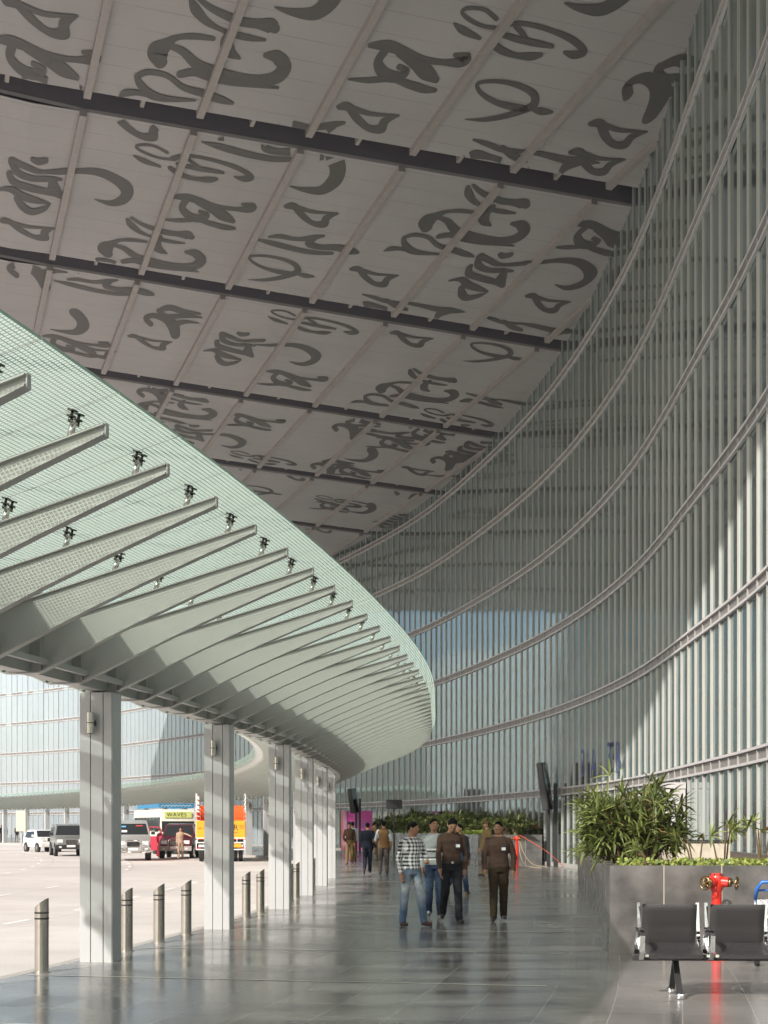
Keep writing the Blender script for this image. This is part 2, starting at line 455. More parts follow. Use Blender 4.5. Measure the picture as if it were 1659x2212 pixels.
# pane & mullion prototypes (local: x along the wall, y toward the road)
pm = MB(); pm.quad((0, 0, 0), (0, 0, WTOP), (PITCH, 0, WTOP), (PITCH, 0, 0)); pane_me = pm.mesh('glass_pane', M['pane']); pane2_me = pm.mesh('glass_pane', M['pane_glare'])
mu = MB(); mu.box((0, .021, WTOP / 2), (.026, .038, WTOP)); mu.box((0, .047, WTOP / 2), (.048, .015, WTOP)); mu.box((0, .004, WTOP / 2), (.04, .008, WTOP))
mul_me = mu.mesh('mullion', M['mullion'])
s_first = s_at_y(24)
vis = [i for i, s in enumerate(svals) if s >= s_first]
near = set(vis[:100])
rest_p = MB(); rest_m = MB()
for i, s in enumerate(svals):
    p = at(s, 0); ya = yaw(s)
    if i in near:
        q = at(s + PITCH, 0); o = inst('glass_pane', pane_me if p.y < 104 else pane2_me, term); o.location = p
        o.rotation_euler = (R(random.uniform(-.03, .03)), 0, math.atan2(q.y - p.y, q.x - p.x) + R(random.uniform(-.12, .12)))
        o = inst('mullion', mul_me, term); o.location = p; o.rotation_euler = (0, 0, ya)
    else:
        q = at(s + PITCH, 0); jit = random.uniform(-.04, .04); pp = Vector((p.x, p.y, 0))
        nn = frame(s)[2] * jit; up = Vector((nn.x, nn.y, WTOP))
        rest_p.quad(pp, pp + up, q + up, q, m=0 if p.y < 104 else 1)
        B = basis(s)
        for (cx, dx) in (((0, .021), (.026, .038)), ((0, .047), (.048, .015))):
            rest_m.box(p + B @ Vector((cx[0], cx[1], WTOP / 2)), (dx[0], dx[1], WTOP), mat=B)
tag(rest_p.build('glass_pane', [M['pane'], M['pane_glare']], term), kind='stuff')
tag(rest_m.build('mullion', M['mullion'], term), kind='stuff')
for z in LV:
    b_ = MB()
    for dz in (-.135, .135):
        sweep(b_, S_A, SMAX - 3, [(.012, z + dz - .028), (.085, z + dz - .028), (.085, z + dz + .028), (.012, z + dz + .028)], 1.0)
    sweep(b_, S_A, SMAX - 3, [(.010, z - .105), (.022, z - .105), (.022, z + .105), (.010, z + .105)], 1.0, m=1)
    b_.build('rail_band', [M['rail'], M['rail_back']], term)
b_ = MB(); sweep(b_, S_A, SMAX - 3, [(-.35, -.2), (-.25, -.2), (-.25, WTOP), (-.35, WTOP)], 2.0)
b_.build('core_wall', M['building_core'], term)
b_ = MB(); sweep(b_, S_A, SMAX - 3, [(.012, .004), (.14, .004), (.14, .16), (.012, .16)], 1.0)
b_.build('base_rail', M['mullion'], term)

# gate numbers stuck on the glass
for (px, ch) in ((1262, '3'), (1285, 'A'), (1318, '3'), (1338, 'B')):
    # find wall point whose horizontal ray matches
    u = (px - CX) / F
    ss = min((x / 10 for x in range(400, 1100)), key=lambda x: abs(at(x, .02).x / max(at(x, .02).y, 1) - u) if 30 < at(x, .02).y < 80 else 9)
    me = text_mesh(ch, 1.55, .002, M['blue_vinyl'])
    o = inst('gate_number', me, term); o.location = at(ss, .075, 1.65 + (1785 - (1652 if px < 1300 else 1640)) / F * at(ss, 0).y)
    B = basis(ss); mt = Matrix((( -B.col[0].x, 0, B.col[1].x), (-B.col[0].y, 0, B.col[1].y), (0, 1, 0)))
    o.rotation_euler = mt.to_euler()

# ------------------------------------------------------------------ terminal roof: ceiling, ribs, recesses, lettering
AX = Vector((-.311, .950)); BX = Vector((.950, .311))
def hq(q, p=60.0):
    if q < 3: return 20.3 + .07 * (3 - q) ** 1.3
    c = .014 + .031 * min(1, max(0, (p - 39) / 11.5)) + .013 * min(1, max(0, (p - 50.5) / 11.5))
    return 20.3 - c * max(0, q - 4)
def roof(p, q, dz=0.0):
    v = AX * p + BX * q; return Vector((v.x, v.y, EYE + hq(q, p) + dz))
def pix_to_roof(x, y):
    u = (x - CX) / F; v = (HZ - y) / F; h = 20.0
    for _ in range(16):
        Y = h / v; X = u * Y; q = BX.x * X + BX.y * Y; p = AX.x * X + AX.y * Y; h = hq(q, p)
    return (p, q)
RQ = [-.1, 4.15, 7.3, 10.5, 13.7, 16.95, 20.2, 23.4, 26.6, 29.8, 33.0]
PB = [27.5 + 11.5 * k for k in range(-6, 16)]
GAP = 1.15; PCUT = 128
PB = [p for p in PB if p < PCUT]
def in_view(p, q):
    w3 = roof(p, q)
    if w3.y < 5: return False
    X = CX + F * w3.x / w3.y; Y = HZ - F * (w3.z - EYE) / w3.y
    return -300 < X < 1800 and -350 < Y < 1500
boards_rest = MB(); ncount = 0
for pi in range(len(PB) - 1):
    p0, p1 = PB[pi] + GAP, PB[pi + 1]
    for qi in range(len(RQ) - 1):
        q0, q1 = RQ[qi], RQ[qi + 1]
        if p0 > PCUT: continue
        vis_ = any(in_view(a, b_) for a in (p0, (p0 + p1) / 2, p1) for b_ in (q0, q1))
        if vis_ and ncount < 98: mb = MB(); ncount += 1
        else: mb = boards_rest; vis_ = False
        n = 3
        for k in range(n):
            qa = q0 + (q1 - q0) * k / n; qb = q0 + (q1 - q0) * (k + 1) / n
            mb.quad(roof(p0, qa), roof(p1, qa), roof(p1, qb), roof(p0, qb), uv=[(p0, qa), (p1, qa), (p1, qb), (p0, qb)])
        for pp in (p0, p1):
            mb.quad(roof(pp, q0), roof(pp, q1), roof(pp, q1, .10), roof(pp, q0, .10), uv=[(.5, .5)] * 4)
        if vis_: mb.build('ceiling_panel', M['board'], term)
tag(boards_rest.build('ceiling_panel', M['board'], term), kind='stuff')
for q in RQ:
    mb = MB()
    for pi in range(len(PB) - 1):
        p0, p1 = PB[pi] + GAP - .05, PB[pi + 1] + .12
        a, b_ = q - .10, q + .10
        pts = [roof(p0, a, -.16), roof(p1, a, -.16), roof(p1, b_, -.16), roof(p0, b_, -.16), roof(p0, a, .04), roof(p1, a, .04), roof(p1, b_, .04), roof(p0, b_, .04)]
        mb.hexa([pts[0], pts[3], pts[2], pts[1], pts[4], pts[7], pts[6], pts[5]])
    mb.build('ceiling_rib', M['rib'], term)
q0, q1 = RQ[0], RQ[-1]
for pb in PB:
    mb = MB()
    for qa, qb in zip(RQ, RQ[1:]):
        mb.hexa([roof(pb - .3, qa, .75), roof(pb - .3, qb, .75), roof(pb + GAP + .3, qb, .75), roof(pb + GAP + .3, qa, .75), roof(pb - .3, qa, .85), roof(pb - .3, qb, .85), roof(pb + GAP + .3, qb, .85), roof(pb + GAP + .3, qa, .85)])
        # far side upstand of the gap, visible from below
        mb.hexa([roof(pb + GAP + .02, qa, .012), roof(pb + GAP + .02, qb, .012), roof(pb + GAP + .10, qb, .012), roof(pb + GAP + .10, qa, .012), roof(pb + GAP + .02, qa, .74), roof(pb + GAP + .02, qb, .74), roof(pb + GAP + .10, qb, .74), roof(pb + GAP + .10, qa, .74)])
    mb.build('gap_beam', M['recess'], term)
    mb = MB()
    for qa, qb in zip(RQ, RQ[1:]):
        for qq, wd in (((qa + qb) / 2, .055),):
            mb.hexa([roof(pb - .02, qq - wd, .105), roof(pb - .02, qq + wd, .105), roof(pb + GAP * .5, qq + wd, .105), roof(pb + GAP * .5, qq - wd, .105), roof(pb - .02, qq - wd, .5), roof(pb - .02, qq + wd, .5), roof(pb + GAP * .5, qq + wd, .5), roof(pb + GAP * .5, qq - wd, .5)])
    mb.build('gap_bracket', M['rib'], term)
mb = MB()
P0, P1 = PB[0] - 2, PB[-1] + 2
nq = 12; qs = [RQ[0] - .4 + (40 - RQ[0]) * k / nq for k in range(nq + 1)]
for qa, qb in zip(qs, qs[1:]):
    ha, hb = EYE + 21.9, EYE + 21.9
    def rp(p, q, z): v = AX * p + BX * q; return Vector((v.x, v.y, z))
    mb.hexa([rp(P0, qa, ha), rp(P0, qb, hb), rp(P1, qb, hb), rp(P1, qa, ha), rp(P0, qa, ha + .3), rp(P0, qb, hb + .3), rp(P1, qb, hb + .3), rp(P1, qa, ha + .3)])
mb.hexa([rp(P0, RQ[0] - .4, EYE + hq(.5) - .3), rp(P0, RQ[0] - .135, EYE + hq(.5) - .3), rp(P1, RQ[0] - .135, EYE + hq(.5) - .3), rp(P1, RQ[0] - .4, EYE + hq(.5) - .3),
         rp(P0, RQ[0] - .4, EYE + 21.88), rp(P0, RQ[0] - .135, EYE + 21.88), rp(P1, RQ[0] - .135, EYE + 21.88), rp(P1, RQ[0] - .4, EYE + 21.88)])
mb.build('roof_deck', M['rib'], term)

# painted calligraphy: every letter is drawn once as brush strokes on the ceiling surface, then repeated
def cr(pts, n=6):
    return catmull(pts, n)
def stroke_poly(pts):
    c = cr([(x, y, wd * 1.28) for x, y, wd in pts]); L = []; Rr = []
    for i, (x, y, wd) in enumerate(c):
        a = c[max(i - 1, 0)]; b = c[min(i + 1, len(c) - 1)]
        dx, dy = b[0] - a[0], b[1] - a[1]; d = math.hypot(dx, dy) or 1; nx, ny = -dy / d, dx / d
        L.append((x + nx * wd / 2, y + ny * wd / 2)); Rr.append((x - nx * wd / 2, y - ny * wd / 2))
    return c, L, Rr
T5 = lambda x, y: (x * .5008, y * .5008)
T6 = lambda x, y: (761.7 + .5409 * x, .5409 * y)
T7 = lambda x, y: (.5008 * x, 623 + .5008 * y)
GL = {
 'drop': (T6, (1055, 540), [[(945, 500, 16), (985, 500, 32), (1003, 545, 30), (1035, 580, 24), (1080, 582, 26), (1112, 550, 20), (1172, 532, 3)], [(968, 486, 10), (1015, 510, 18), (1070, 526, 14), (1172, 530, 4)]]),
 'loop': (T6, (620, 400), [[(445, 475, 3), (520, 476, 14), (600, 462, 18), (670, 440, 22), (718, 415, 26), (718, 375, 26), (670, 345, 20), (600, 326, 15), (530, 323, 13), (492, 335, 13), (508, 370, 16), (560, 404, 18), (630, 424, 24), (690, 432, 20)], [(700, 430, 8), (745, 442, 24), (790, 446, 10)]]),
 'hook': (T5, (470, 800), [[(180, 742, 8), (260, 742, 17), (340, 735, 20), (430, 742, 27), (505, 775, 34), (548, 815, 44), (535, 855, 36), (480, 875, 20), (410, 858, 4)]]),
 'sickle': (T5, (1400, 760), [[(1440, 682, 60), (1455, 730, 56), (1440, 780, 48), (1385, 822, 32), (1310, 820, 18), (1250, 806, 5)]]),
 'bird': (T5, (900, 915), [[(742, 850, 12), (800, 852, 26), (860, 868, 22), (930, 892, 18), (1010, 903, 14), (1070, 903, 26), (1090, 892, 26), (1045, 882, 10)], [(800, 866, 24), (785, 900, 24), (820, 935, 28), (870, 944, 26), (896, 928, 14), (862, 914, 14)], [(850, 870, 22), (910, 905, 22), (960, 930, 36), (1005, 955, 16)], [(698, 948, 4), (770, 952, 14), (850, 950, 14), (910, 966, 18), (970, 982, 18), (1012, 986, 10)]]),
 'curl': (T6, (680, 150), [[(572, 78, 16), (525, 42, 14), (465, 36, 13), (436, 50, 12), (462, 80, 14), (520, 108, 13), (590, 118, 14)], [(405, 98, 8), (440, 125, 26), (505, 155, 14)], [(590, 112, 22), (640, 97, 16), (720, 104, 16), (810, 132, 18), (880, 165, 24), (922, 208, 24), (880, 222, 26), (846, 212, 12)], [(555, 168, 24), (590, 202, 26), (650, 224, 18), (710, 228, 26), (752, 222, 14)], [(600, 142, 18), (660, 160, 22), (730, 175, 22), (795, 188, 14)], [(650, 108, 16), (675, 135, 18), (690, 165, 20)]]),
 'bloom': (T5, (900, 230), [[(825, 2, 20), (845, 45, 36), (890, 95, 26), (950, 128, 16), (1010, 150, 24), (1080, 166, 22), (1142, 174, 10)], [(850, -12, 16), (900, 30, 22), (960, 62, 28), (1040, 94, 32), (1110, 104, 34), (1165, 112, 52), (1185, 124, 34)], [(690, 265, 50), (680, 225, 72), (715, 195, 44), (760, 165, 20), (830, 158, 22), (920, 168, 16)], [(735, 200, 20), (790, 225, 28), (850, 280, 36), (920, 305, 34), (1030, 330, 24), (1120, 345, 32), (1190, 335, 44), (1225, 290, 48), (1195, 248, 46), (1145, 240, 18)], [(1005, 130, 24), (978, 180, 44), (990, 225, 40), (1032, 252, 10)], [(775, 322, 24), (840, 312, 28), (900, 332, 28), (1000, 355, 24), (1110, 368, 18), (1198, 380, 8)], [(590, 330, 20), (640, 312, 20), (720, 328, 18), (790, 378, 20), (870, 402, 26), (950, 430, 26), (1002, 446, 10)], [(588, 330, 18), (602, 362, 24), (640, 402, 30), (690, 422, 24), (760, 430, 16), (842, 434, 6)], [(514, 416, 6), (540, 402, 24), (592, 400, 18), (645, 412, 16)]]),
 'knot': (T5, (150, 800), [[(50, 695, 24), (95, 715, 22), (160, 742, 18), (215, 747, 6)], [(140, 690, 16), (165, 700, 24), (196, 695, 22)], [(48, 700, 20), (75, 745, 24), (135, 772, 20), (210, 774, 20), (264, 776, 10)], [(40, 752, 22), (60, 788, 24), (125, 812, 24), (205, 830, 22), (262, 846, 14)], [(-10, 822, 6), (45, 818, 20), (100, 850, 26), (160, 868, 20), (216, 880, 6)], [(72, 858, 20), (100, 896, 24), (140, 916, 22), (190, 902, 18), (216, 884, 4)], [(180, 745, 12), (240, 742, 16), (300, 735, 18)], [(225, 780, 26), (235, 820, 40), (270, 852, 16)]]),
 'seven': (T6, (700, 620), [[(484, 560, 8), (540, 578, 18), (600, 600, 18), (672, 606, 12)], [(450, 628, 14), (495, 618, 28), (560, 632, 18), (630, 654, 20), (700, 672, 8)], [(600, 592, 18), (638, 622, 26), (690, 642, 18)], [(680, 602, 10), (760, 618, 18), (850, 640, 24), (920, 645, 26), (986, 652, 4)], [(910, 646, 24), (856, 664, 26), (828, 694, 14)]]),
 'tree': (T7, (700, 140), [[(650, 155, 18), (628, 130, 18), (660, 118, 18), (710, 132, 26), (745, 160, 40), (755, 198, 34)], [(684, 98, 16), (730, 84, 20), (790, 102, 18), (862, 110, 8)], [(682, 96, 14), (720, 122, 16), (790, 120, 14), (868, 126, 6)], [(742, 160, 26), (795, 145, 14), (855, 150, 4)]]),
 'spear': (T5, (1300, 1070), [[(1152, 1024, 8), (1200, 1022, 16), (1270, 1034, 14), (1340, 1028, 18), (1390, 1020, 8)], [(1088, 1032, 4), (1160, 1050, 18), (1260, 1076, 18), (1350, 1092, 16), (1425, 1094, 12)], [(1350, 1030, 18), (1320, 1052, 22), (1370, 1068, 18), (1440, 1070, 22), (1500, 1082, 28), (1534, 1090, 14)]]),
}
glyph_me = {}
for nm, (T, (cx, cy), strokes) in GL.items():
    P0g, Q0g = pix_to_roof(*T(cx, cy)); mb = MB()
    for si, st in enumerate(strokes):
        c, L, Rr = stroke_poly(st); z = -.012 - .0016 * si
        def W(pt): p, q = pix_to_roof(*T(*pt)); return Vector((q - Q0g, p - P0g, z))
        for i in range(len(c) - 1):
            mb.quad(W(L[i]), W(L[i + 1]), W(Rr[i + 1]), W(Rr[i]))
        for j in (0, len(c) - 1):       # round brush ends
            x, y, wd = c[j]; k_ = c[1] if j == 0 else c[-2]
            a0 = math.atan2(y - k_[1], x - k_[0])
            ring_ = [(x + wd / 2 * math.cos(a0 - 1.57 + 3.14 * t_ / 6), y + wd / 2 * math.sin(a0 - 1.57 + 3.14 * t_ / 6)) for t_ in range(7)]
            vs_ = [W((x, y))] + [W(rp_) for rp_ in ring_]
            mb.add(vs_, [(0, t_, t_ + 1) for t_ in range(1, 7)])
    glyph_me[nm] = (mb, P0g, Q0g)
def put_glyph(nm, x, y, scale=1.0):
    mb, _, _ = glyph_me[nm]; p, q = pix_to_roof(x, y)
    o2 = MB(); fs = []
    vs_ = []
    for v in mb.v:
        pp, qq = p + v[1] * scale, q + v[0] * scale
        vs_.append(roof(pp, qq, v[2]))
    def ok(f):   # letters stop at the open gaps between the panels
        for i in f:
            pp = p + mb.v[i][1] * scale
            for pb in PB:
                if pb - .0 < pp < pb + GAP + .0: return False
            if q + mb.v[i][0] * scale < RQ[0] + .05: return False
        return True
    fs = [f for f in mb.f if ok(f)]
    if not fs: return
    used_ = sorted({i for f in fs for i in f}); mp_ = {i: j for j, i in enumerate(used_)}
    o2.add([vs_[i] for i in used_], [[mp_[i] for i in f] for f in fs])
    o2.build('painted_letter', M['ink'], term)
inst_list = """drop 1335 290;drop 800 255;drop 678 465;drop 812 598;drop 1185 655;drop 892 733;drop 330 740;drop 100 42;drop 68 497;drop 300 272;drop 905 1018;drop 1000 985
loop 1100 218;loop 600 580;loop 1065 762;loop 560 1060
hook 235 402;hook 1245 590;hook 655 765;hook 500 952
sickle 702 380;sickle 790 985;sickle 790 1100;sickle 160 700
bird 885 145;bird 451 458;bird 95 140;bird 160 748;bird 632 822;bird 1300 515;bird 548 912;bird 770 1020;bird 860 960
curl 1130 80;curl 422 358;curl 680 700;curl 570 992;curl 745 1085;curl 620 1135
bloom 451 115;bloom 310 540;bloom 1010 480;bloom 890 840;bloom 370 880
knot 75 400;knot 1050 595;knot 505 752;knot 405 940;knot 1020 975
seven 1140 335;seven 880 660;seven 1130 705
tree 351 693;tree 750 925;tree 1405 190;tree 60 585;tree 960 995;tree 330 850
spear 655 535;spear 220 625;spear 560 330;spear 850 945;spear 690 300;tree 700 1008;drop 640 1030;bird 930 940;curl 990 905;seven 1085 868;bird 725 1095;drop 700 1145;knot 850 1125;hook 1000 1040;tree 880 1065;sickle 690 -20;sickle 1330 -30;seven 470 1000;drop 210 760;drop 1290 350""".replace('\n', ';').split(';')
for e_ in inst_list:
    nm, x, y = e_.split(); put_glyph(nm, float(x), float(y))


# ------------------------------------------------------------------ butterfly glass canopy on columns
can = empty('glass_canopy', at(S1, COL), label='long curving butterfly canopy of fritted glass on tapered steel arms and columns', cat='canopy')
can_inv = Matrix.Translation(-can.location)
ARM = 1.09
apos = strip_positions(S1, COL, ARM, 16, 175)
colpos = strip_positions(S1, COL, ARM * 5, 3, 35)
# arm side profile: (r, z_bottom, z_top); mirrored for the road side
prof = [(0.0, 3.28, 3.73), (.20, 3.285, 3.785), (.80, 3.56, 3.947), (1.3, 3.785, 4.082), (1.8, 3.995, 4.217), (2.4, 4.235, 4.38), (2.92, 4.435, 4.52)]
def arm_mesh(sub=True):
    mb = MB()
    for sg in (1, -1):
        for (r0, b0, t0), (r1, b1, t1) in zip(prof, prof[1:]):
            for (h0, h1, k0, k1, wd) in ((b0, b1, b0 + .014, b1 + .014, .048), (t0 - .012, t1 - .012, t0, t1, .045), (b0 + .0142, b1 + .0142, t0 - .0122, t1 - .0122, .008)):
                a, c = sg * r0, sg * r1
                # local x = along the canopy, local y = toward the road (negative r = road)
                pts = [(-wd, -a, h0), (wd, -a, h0), (wd, -c, h1), (-wd, -c, h1), (-wd, -a, k0), (wd, -a, k0), (wd, -c, k1), (-wd, -c, k1)]
                mb.hexa([Vector(q) for q in pts])
        r1, b1, t1 = prof[-1]
        mb.box((0, -sg * (r1 + .006), (b1 + t1) / 2), (.05, .011, t1 - b1 + .004))
        mb.box((0, -sg * .22, 3.54), (.10, .012, .46))
    return mb.mesh('canopy_arm', M['arm_paint'])
arm_me = arm_mesh()
fx = MB()   # one pair of point fixings on a stem, at the origin pointing up
fx.tube([(0, 0, 0), (0, 0, .10)], .026, 10); fx.box((0, 0, .105), (.13, .03, .022))
for dx in (-.052, .052):
    fx.tube([(dx, 0, .095), (dx, 0, .135)], .017, 8, 1); fx.tube([(dx, 0, .134), (dx, 0, .146)], .034, 10, 1)
    fx.tube([(dx, 0, .145), (dx, 0, .178)], .012, 8, 1); fx.tube([(dx, 0, .176), (dx, 0, .186)], .04, 12, 1)
fix_me = fx.mesh('glass_fixing', [M['stainless'], P('fixing_dark', (.12, .11, .10), .3, metal=1.0)], True)
def ztop(r):
    for (r0, b0, t0), (r1, b1, t1) in zip(prof, prof[1:]):
        if r0 <= r <= r1: return t0 + (t1 - t0) * (r - r0) / (r1 - r0)
    return prof[-1][2]
slope = (prof[-1][2] - prof[2][2]) / (prof[-1][0] - prof[2][0]); ang = math.atan(slope)
keys = sorted(apos); s_vis0 = s_at_y(6.5, COL)
vis_k = [k for k in keys if apos[k] >= s_vis0][:98]
far_arms = MB(); far_glass = MB()
def glass_geo(mb, sa, sb, sides=(1, -1), gapw=.006, local=None):
    prev = 0
    for sg in sides:
        st = [(.42, ztop(.42) + .19)]
        n = 4
        for k in range(n + 1):
            r = .42 + (3.02 - .42) * k / n; z = ztop(min(r, 2.92)) + max(0, r - 2.92) * slope + .19
            pa = at(sa + gapw, COL - sg * r, z); pb = at(sb - gapw, COL - sg * r, z)
            if k:
                mb.quad(*( (prev[0], prev[1], pb, pa)), m=0, uv=[(sa * .93, prev[2]), (sb * .93, prev[2]), (sb * .93, r), (sa * .93, r)])
            prev = (pa, pb, r)
        # polished outer edge
        e0 = at(sa + gapw, COL - sg * 3.021, prev[0].z); e1 = at(sb - gapw, COL - sg * 3.021, prev[0].z); dn = Vector((0, 0, .024))
        mb.quad(e0 + dn * .5, e1 + dn * .5, e1 - dn * .5, e0 - dn * .5, m=1, uv=[(0, 0)] * 4)
for idx, k in enumerate(keys[:-1]):
    s = apos[k]; s2 = apos[keys[idx + 1]]; p = at(s, COL)
    if k in vis_k:
        o = inst('canopy_arm', arm_me, can); o.location = p - can.location; o.rotation_euler = (0, 0, yaw(s))
        if vis_k.index(k) < 46:
            for sg in (1, -1):
                for r in (2.64, 1.50, .62):
                    f = inst('glass_fixing', fix_me, o); f.location = (0, -sg * r, ztop(r)); f.rotation_euler = (sg * ang, 0, 0)
        for sd_, lim in ((1, 60), (-1, 38)):
            mb = MB(); glass_geo(mb, s, s2, (sd_,)); mb.v = [tuple(Vector(v) - can.location) for v in mb.v]
            if vis_k.index(k) < lim: mb.build('glass_panel', [M['frit'], M['frit_edge']], can)
            else: far_glass.add(mb.v, mb.f, 0, mb.uv)
    else:
        B = basis(s); b0 = len(far_arms.v)
        far_arms.add([B @ v.co + p - can.location for v in arm_me.vertices], [list(q.vertices) for q in arm_me.polygons])
        mb = MB(); glass_geo(mb, s, s2); far_glass.add([Vector(v) - can.location for v in mb.v], mb.f, 0, mb.uv)
tag(far_arms.build('canopy_arm', M['arm_paint'], can), kind='stuff')
tag(far_glass.build('glass_panel', [M['frit']], can), kind='stuff')
def can_sweep(name, prof_, mat, s0=None, s1=None, ds=1.0):
    mb = MB(); sweep(mb, s0 or apos[keys[0]], s1 or apos[keys[-1]], prof_, ds)
    mb.v = [tuple(Vector(v) - can.location) for v in mb.v]; return mb.build(name, mat, can)
can_sweep('gutter_deck', [(COL - .52, 4.02), (COL, 3.90), (COL + .52, 4.02), (COL + .52, 4.035), (COL, 3.915), (COL - .52, 4.035)], M['arm_paint'])
can_sweep('spine_beam', [(COL - .09, 3.296), (COL + .09, 3.296), (COL + .09, 3.66), (COL - .09, 3.66)], M['arm_paint'])
can_sweep('edge_pipe', [(COL - .30, 3.37), (COL - .24, 3.37), (COL - .24, 3.43), (COL - .30, 3.43)], M['arm_paint'])
# columns
def col_mesh():
    mb = MB(); H = 3.275
    W_, D_ = .40, .30
    mb.box((0, 0, .012 + H / 2), (D_ - .03, W_ - .02, H - .02))
    # front and back cover plates separated by shadow gaps
    for sx in (-1, 1):
        for (y0, y1) in ((-.20, -.10), (-.088, .062), (.074, .20)):
            mb.box((sx * (D_ / 2 - .004), (y0 + y1) / 2, H / 2), (.024, y1 - y0, H))
    for sy in (-1, 1): mb.box((0, sy * (W_ / 2 + .003), H / 2), (D_ - .002, .012, H))
    return mb.mesh('column', M['steel_paint'])
col_me = col_mesh()
up = MB(); up.tube([(0, 0, -.125), (0, 0, -.025), (0, 0, .025), (0, 0, .125)], .048, 14); up.tube([(0, 0, -.128), (0, 0, .128)], .040, 14, 1); up.ring((0, 0, .0), (0, 0, 1), .046, .006, m=1)
up.box((.08, -.02, .0), (.12, .05, .07), 1)
up_me = up.mesh('uplight', [M['stainless'], M['dark_metal']], False)
bp_me = MB().box((0, 0, .006), (.44, .56, .012)).mesh('base_plate', M['steel_paint'])
for k in sorted(colpos):
    s = colpos[k]; o = inst('column', col_me, can); o.location = at(s, COL + min(.24, .10 * max(0, k - 2))) - can.location; o.rotation_euler = (0, 0, yaw(s))
    u_ = inst('uplight', up_me, o); u_.location = (-.23, .04, 2.9); 

# ------------------------------------------------------------------ steel bollards on the kerb
bo = MB(); n = 20; r = .08; H0, H1 = .70, .82
vs = []; 
for z in (0, .56, .59, .66, .69, None):
    rr = r
    for k in range(n):
        a = 2 * math.pi * k / n
        zz = z if z is not None else H0 + (H1 - H0) * (1 - math.sin(a)) / 2 + .02
        vs.append((rr * math.cos(a), rr * math.sin(a), zz))
fs = []; ms = []
bmb = MB()
for j in range(5):
    bmb.add(vs[j * n:(j + 2) * n], [(k, (k + 1) % n, n + (k + 1) % n, n + k) for k in range(n)], 0)
bmb.add(vs[5 * n:6 * n], [tuple(range(n))], 0)
bol_me = bmb.mesh('bollard', [M['stainless']], True)
for p_ in bol_me.polygons:
    if len(p_.vertices) > 4: p_.use_smooth = False
band = MB()
for z in (.60, .665): band.tube([(0, 0, z), (0, 0, z + .018)], r + .0015, 20, cap=False)
band_me = band.mesh('reflector_band', M['dark_metal'], True)
base_me = MB().tube([(0, 0, 0), (0, 0, .012)], .10, 20).mesh('base_ring', M['stainless'])
def bollard(s, label):
    t_ = empty('bollard', at(s, CURB - .12), yaw(s), label=label, cat='bollard', group='steel bollards along the kerb')
    inst('post', bol_me, t_); inst('reflector_band', band_me, t_); inst('base_ring', base_me, t_)
bpos = strip_positions(S1, COL, ARM * 5 / 4, 2, 130)
lab = {-2: 'steel bollard cut off by the left edge of the photo', -1: 'slanted steel bollard left of the nearest canopy column', 1: 'steel bollard partly hidden behind the right side of the nearest column',
       2: 'steel bollard in the middle between the first two columns', 3: 'steel bollard just left of the second column', 5: 'steel bollard hidden behind the second column',
       6: 'steel bollard just right of the second column', 7: 'steel bollard left of the third column', 9: 'steel bollard hidden behind the third column', 10: 'steel bollard seen between third and fourth column'}
for k in sorted(bpos):
    if k % 4 == 0: continue
    p = at(bpos[k], CURB - .12); X = CX + F * p.x / p.y
    if k > 14 and not (-20 < X < 178 or 268 < X < 432): continue
    bollard(bpos[k], lab.get(k, 'small distant steel bollard on the kerb below the far canopy'))

# ------------------------------------------------------------------ planters
def prism_planter(name, label, outline, zt, cat='planter'):
    pts = [Vector(p) for p in outline]; n = len(pts)
    area = sum(pts[i].x * pts[(i + 1) % n].y - pts[(i + 1) % n].x * pts[i].y for i in range(n))
    if area < 0: pts.reverse()
    def inset(d):
        out = []
        for i in range(n):
            a, b, c = pts[i - 1], pts[i], pts[(i + 1) % n]
            n1 = Vector((-(b - a).y, (b - a).x)).normalized(); n2 = Vector((-(c - b).y, (c - b).x)).normalized()
            k = n1 + n2; out.append(b + k * (d / max(.3, k.dot(n1))) )
        return out
    ins = inset(.13); L = [0]
    for i in range(n): L.append(L[-1] + (pts[(i + 1) % n] - pts[i]).length)
    e = empty(name, (pts[0].x, pts[0].y, 0), label=label, cat=cat); o = Vector((pts[0].x, pts[0].y, 0))
    mb = MB(); V3 = lambda p, z: Vector((p.x, p.y, z)) - o
    for i in range(n):
        j = (i + 1) % n; a, b = pts[i], pts[j]; c, d = ins[j], ins[i]
        mb.quad(V3(a, 0), V3(b, 0), V3(b, zt), V3(a, zt), uv=[(L[i], 0), (L[i + 1], 0), (L[i + 1], zt), (L[i], zt)])
        mb.quad(V3(a, zt), V3(b, zt), V3(c, zt), V3(d, zt), uv=[(L[i] + .3, 2), (L[i + 1] + .3, 2), (L[i + 1] + .3, 2.13), (L[i] + .3, 2.13)])
        mb.quad(V3(d, zt), V3(c, zt), V3(c, zt - .2), V3(d, zt - .2), uv=[(.3, .3)] * 4)
    mb.build('granite_wall', M['granite_side'], e)
    mb = MB(); mb.add([V3(p, zt - .06) for p in ins], [tuple(range(n))]); mb.build('soil', M['soil'], e)
    return e, ins
sa, sb = s_at_y(17.8, 3.6), s_at_y(33.2, 3.1)
outer = [at(sa + (sb - sa) * i / 14, 3.42 - .35 * (i / 14) ** 2).xy for i in range(15)]
inner = [at(sa + (sb - sa) * i / 14, .3).xy for i in range(15)]
corner = Vector((2.9, 17.8)); outer[0] = corner; inner[0] = Vector((inner[0].x + .1, 17.85))
near_planter, _ = prism_planter('granite_planter', 'dark granite planter wall behind the metal bench, holding the big palm clump', outer + inner[::-1], 1.146)
sa2, sb2 = s_at_y(58.3, 3.0), s_at_y(80.2, 3.0)
outer2 = [at(sa2 + (sb2 - sa2) * i / 14, 3.05).xy for i in range(15)]
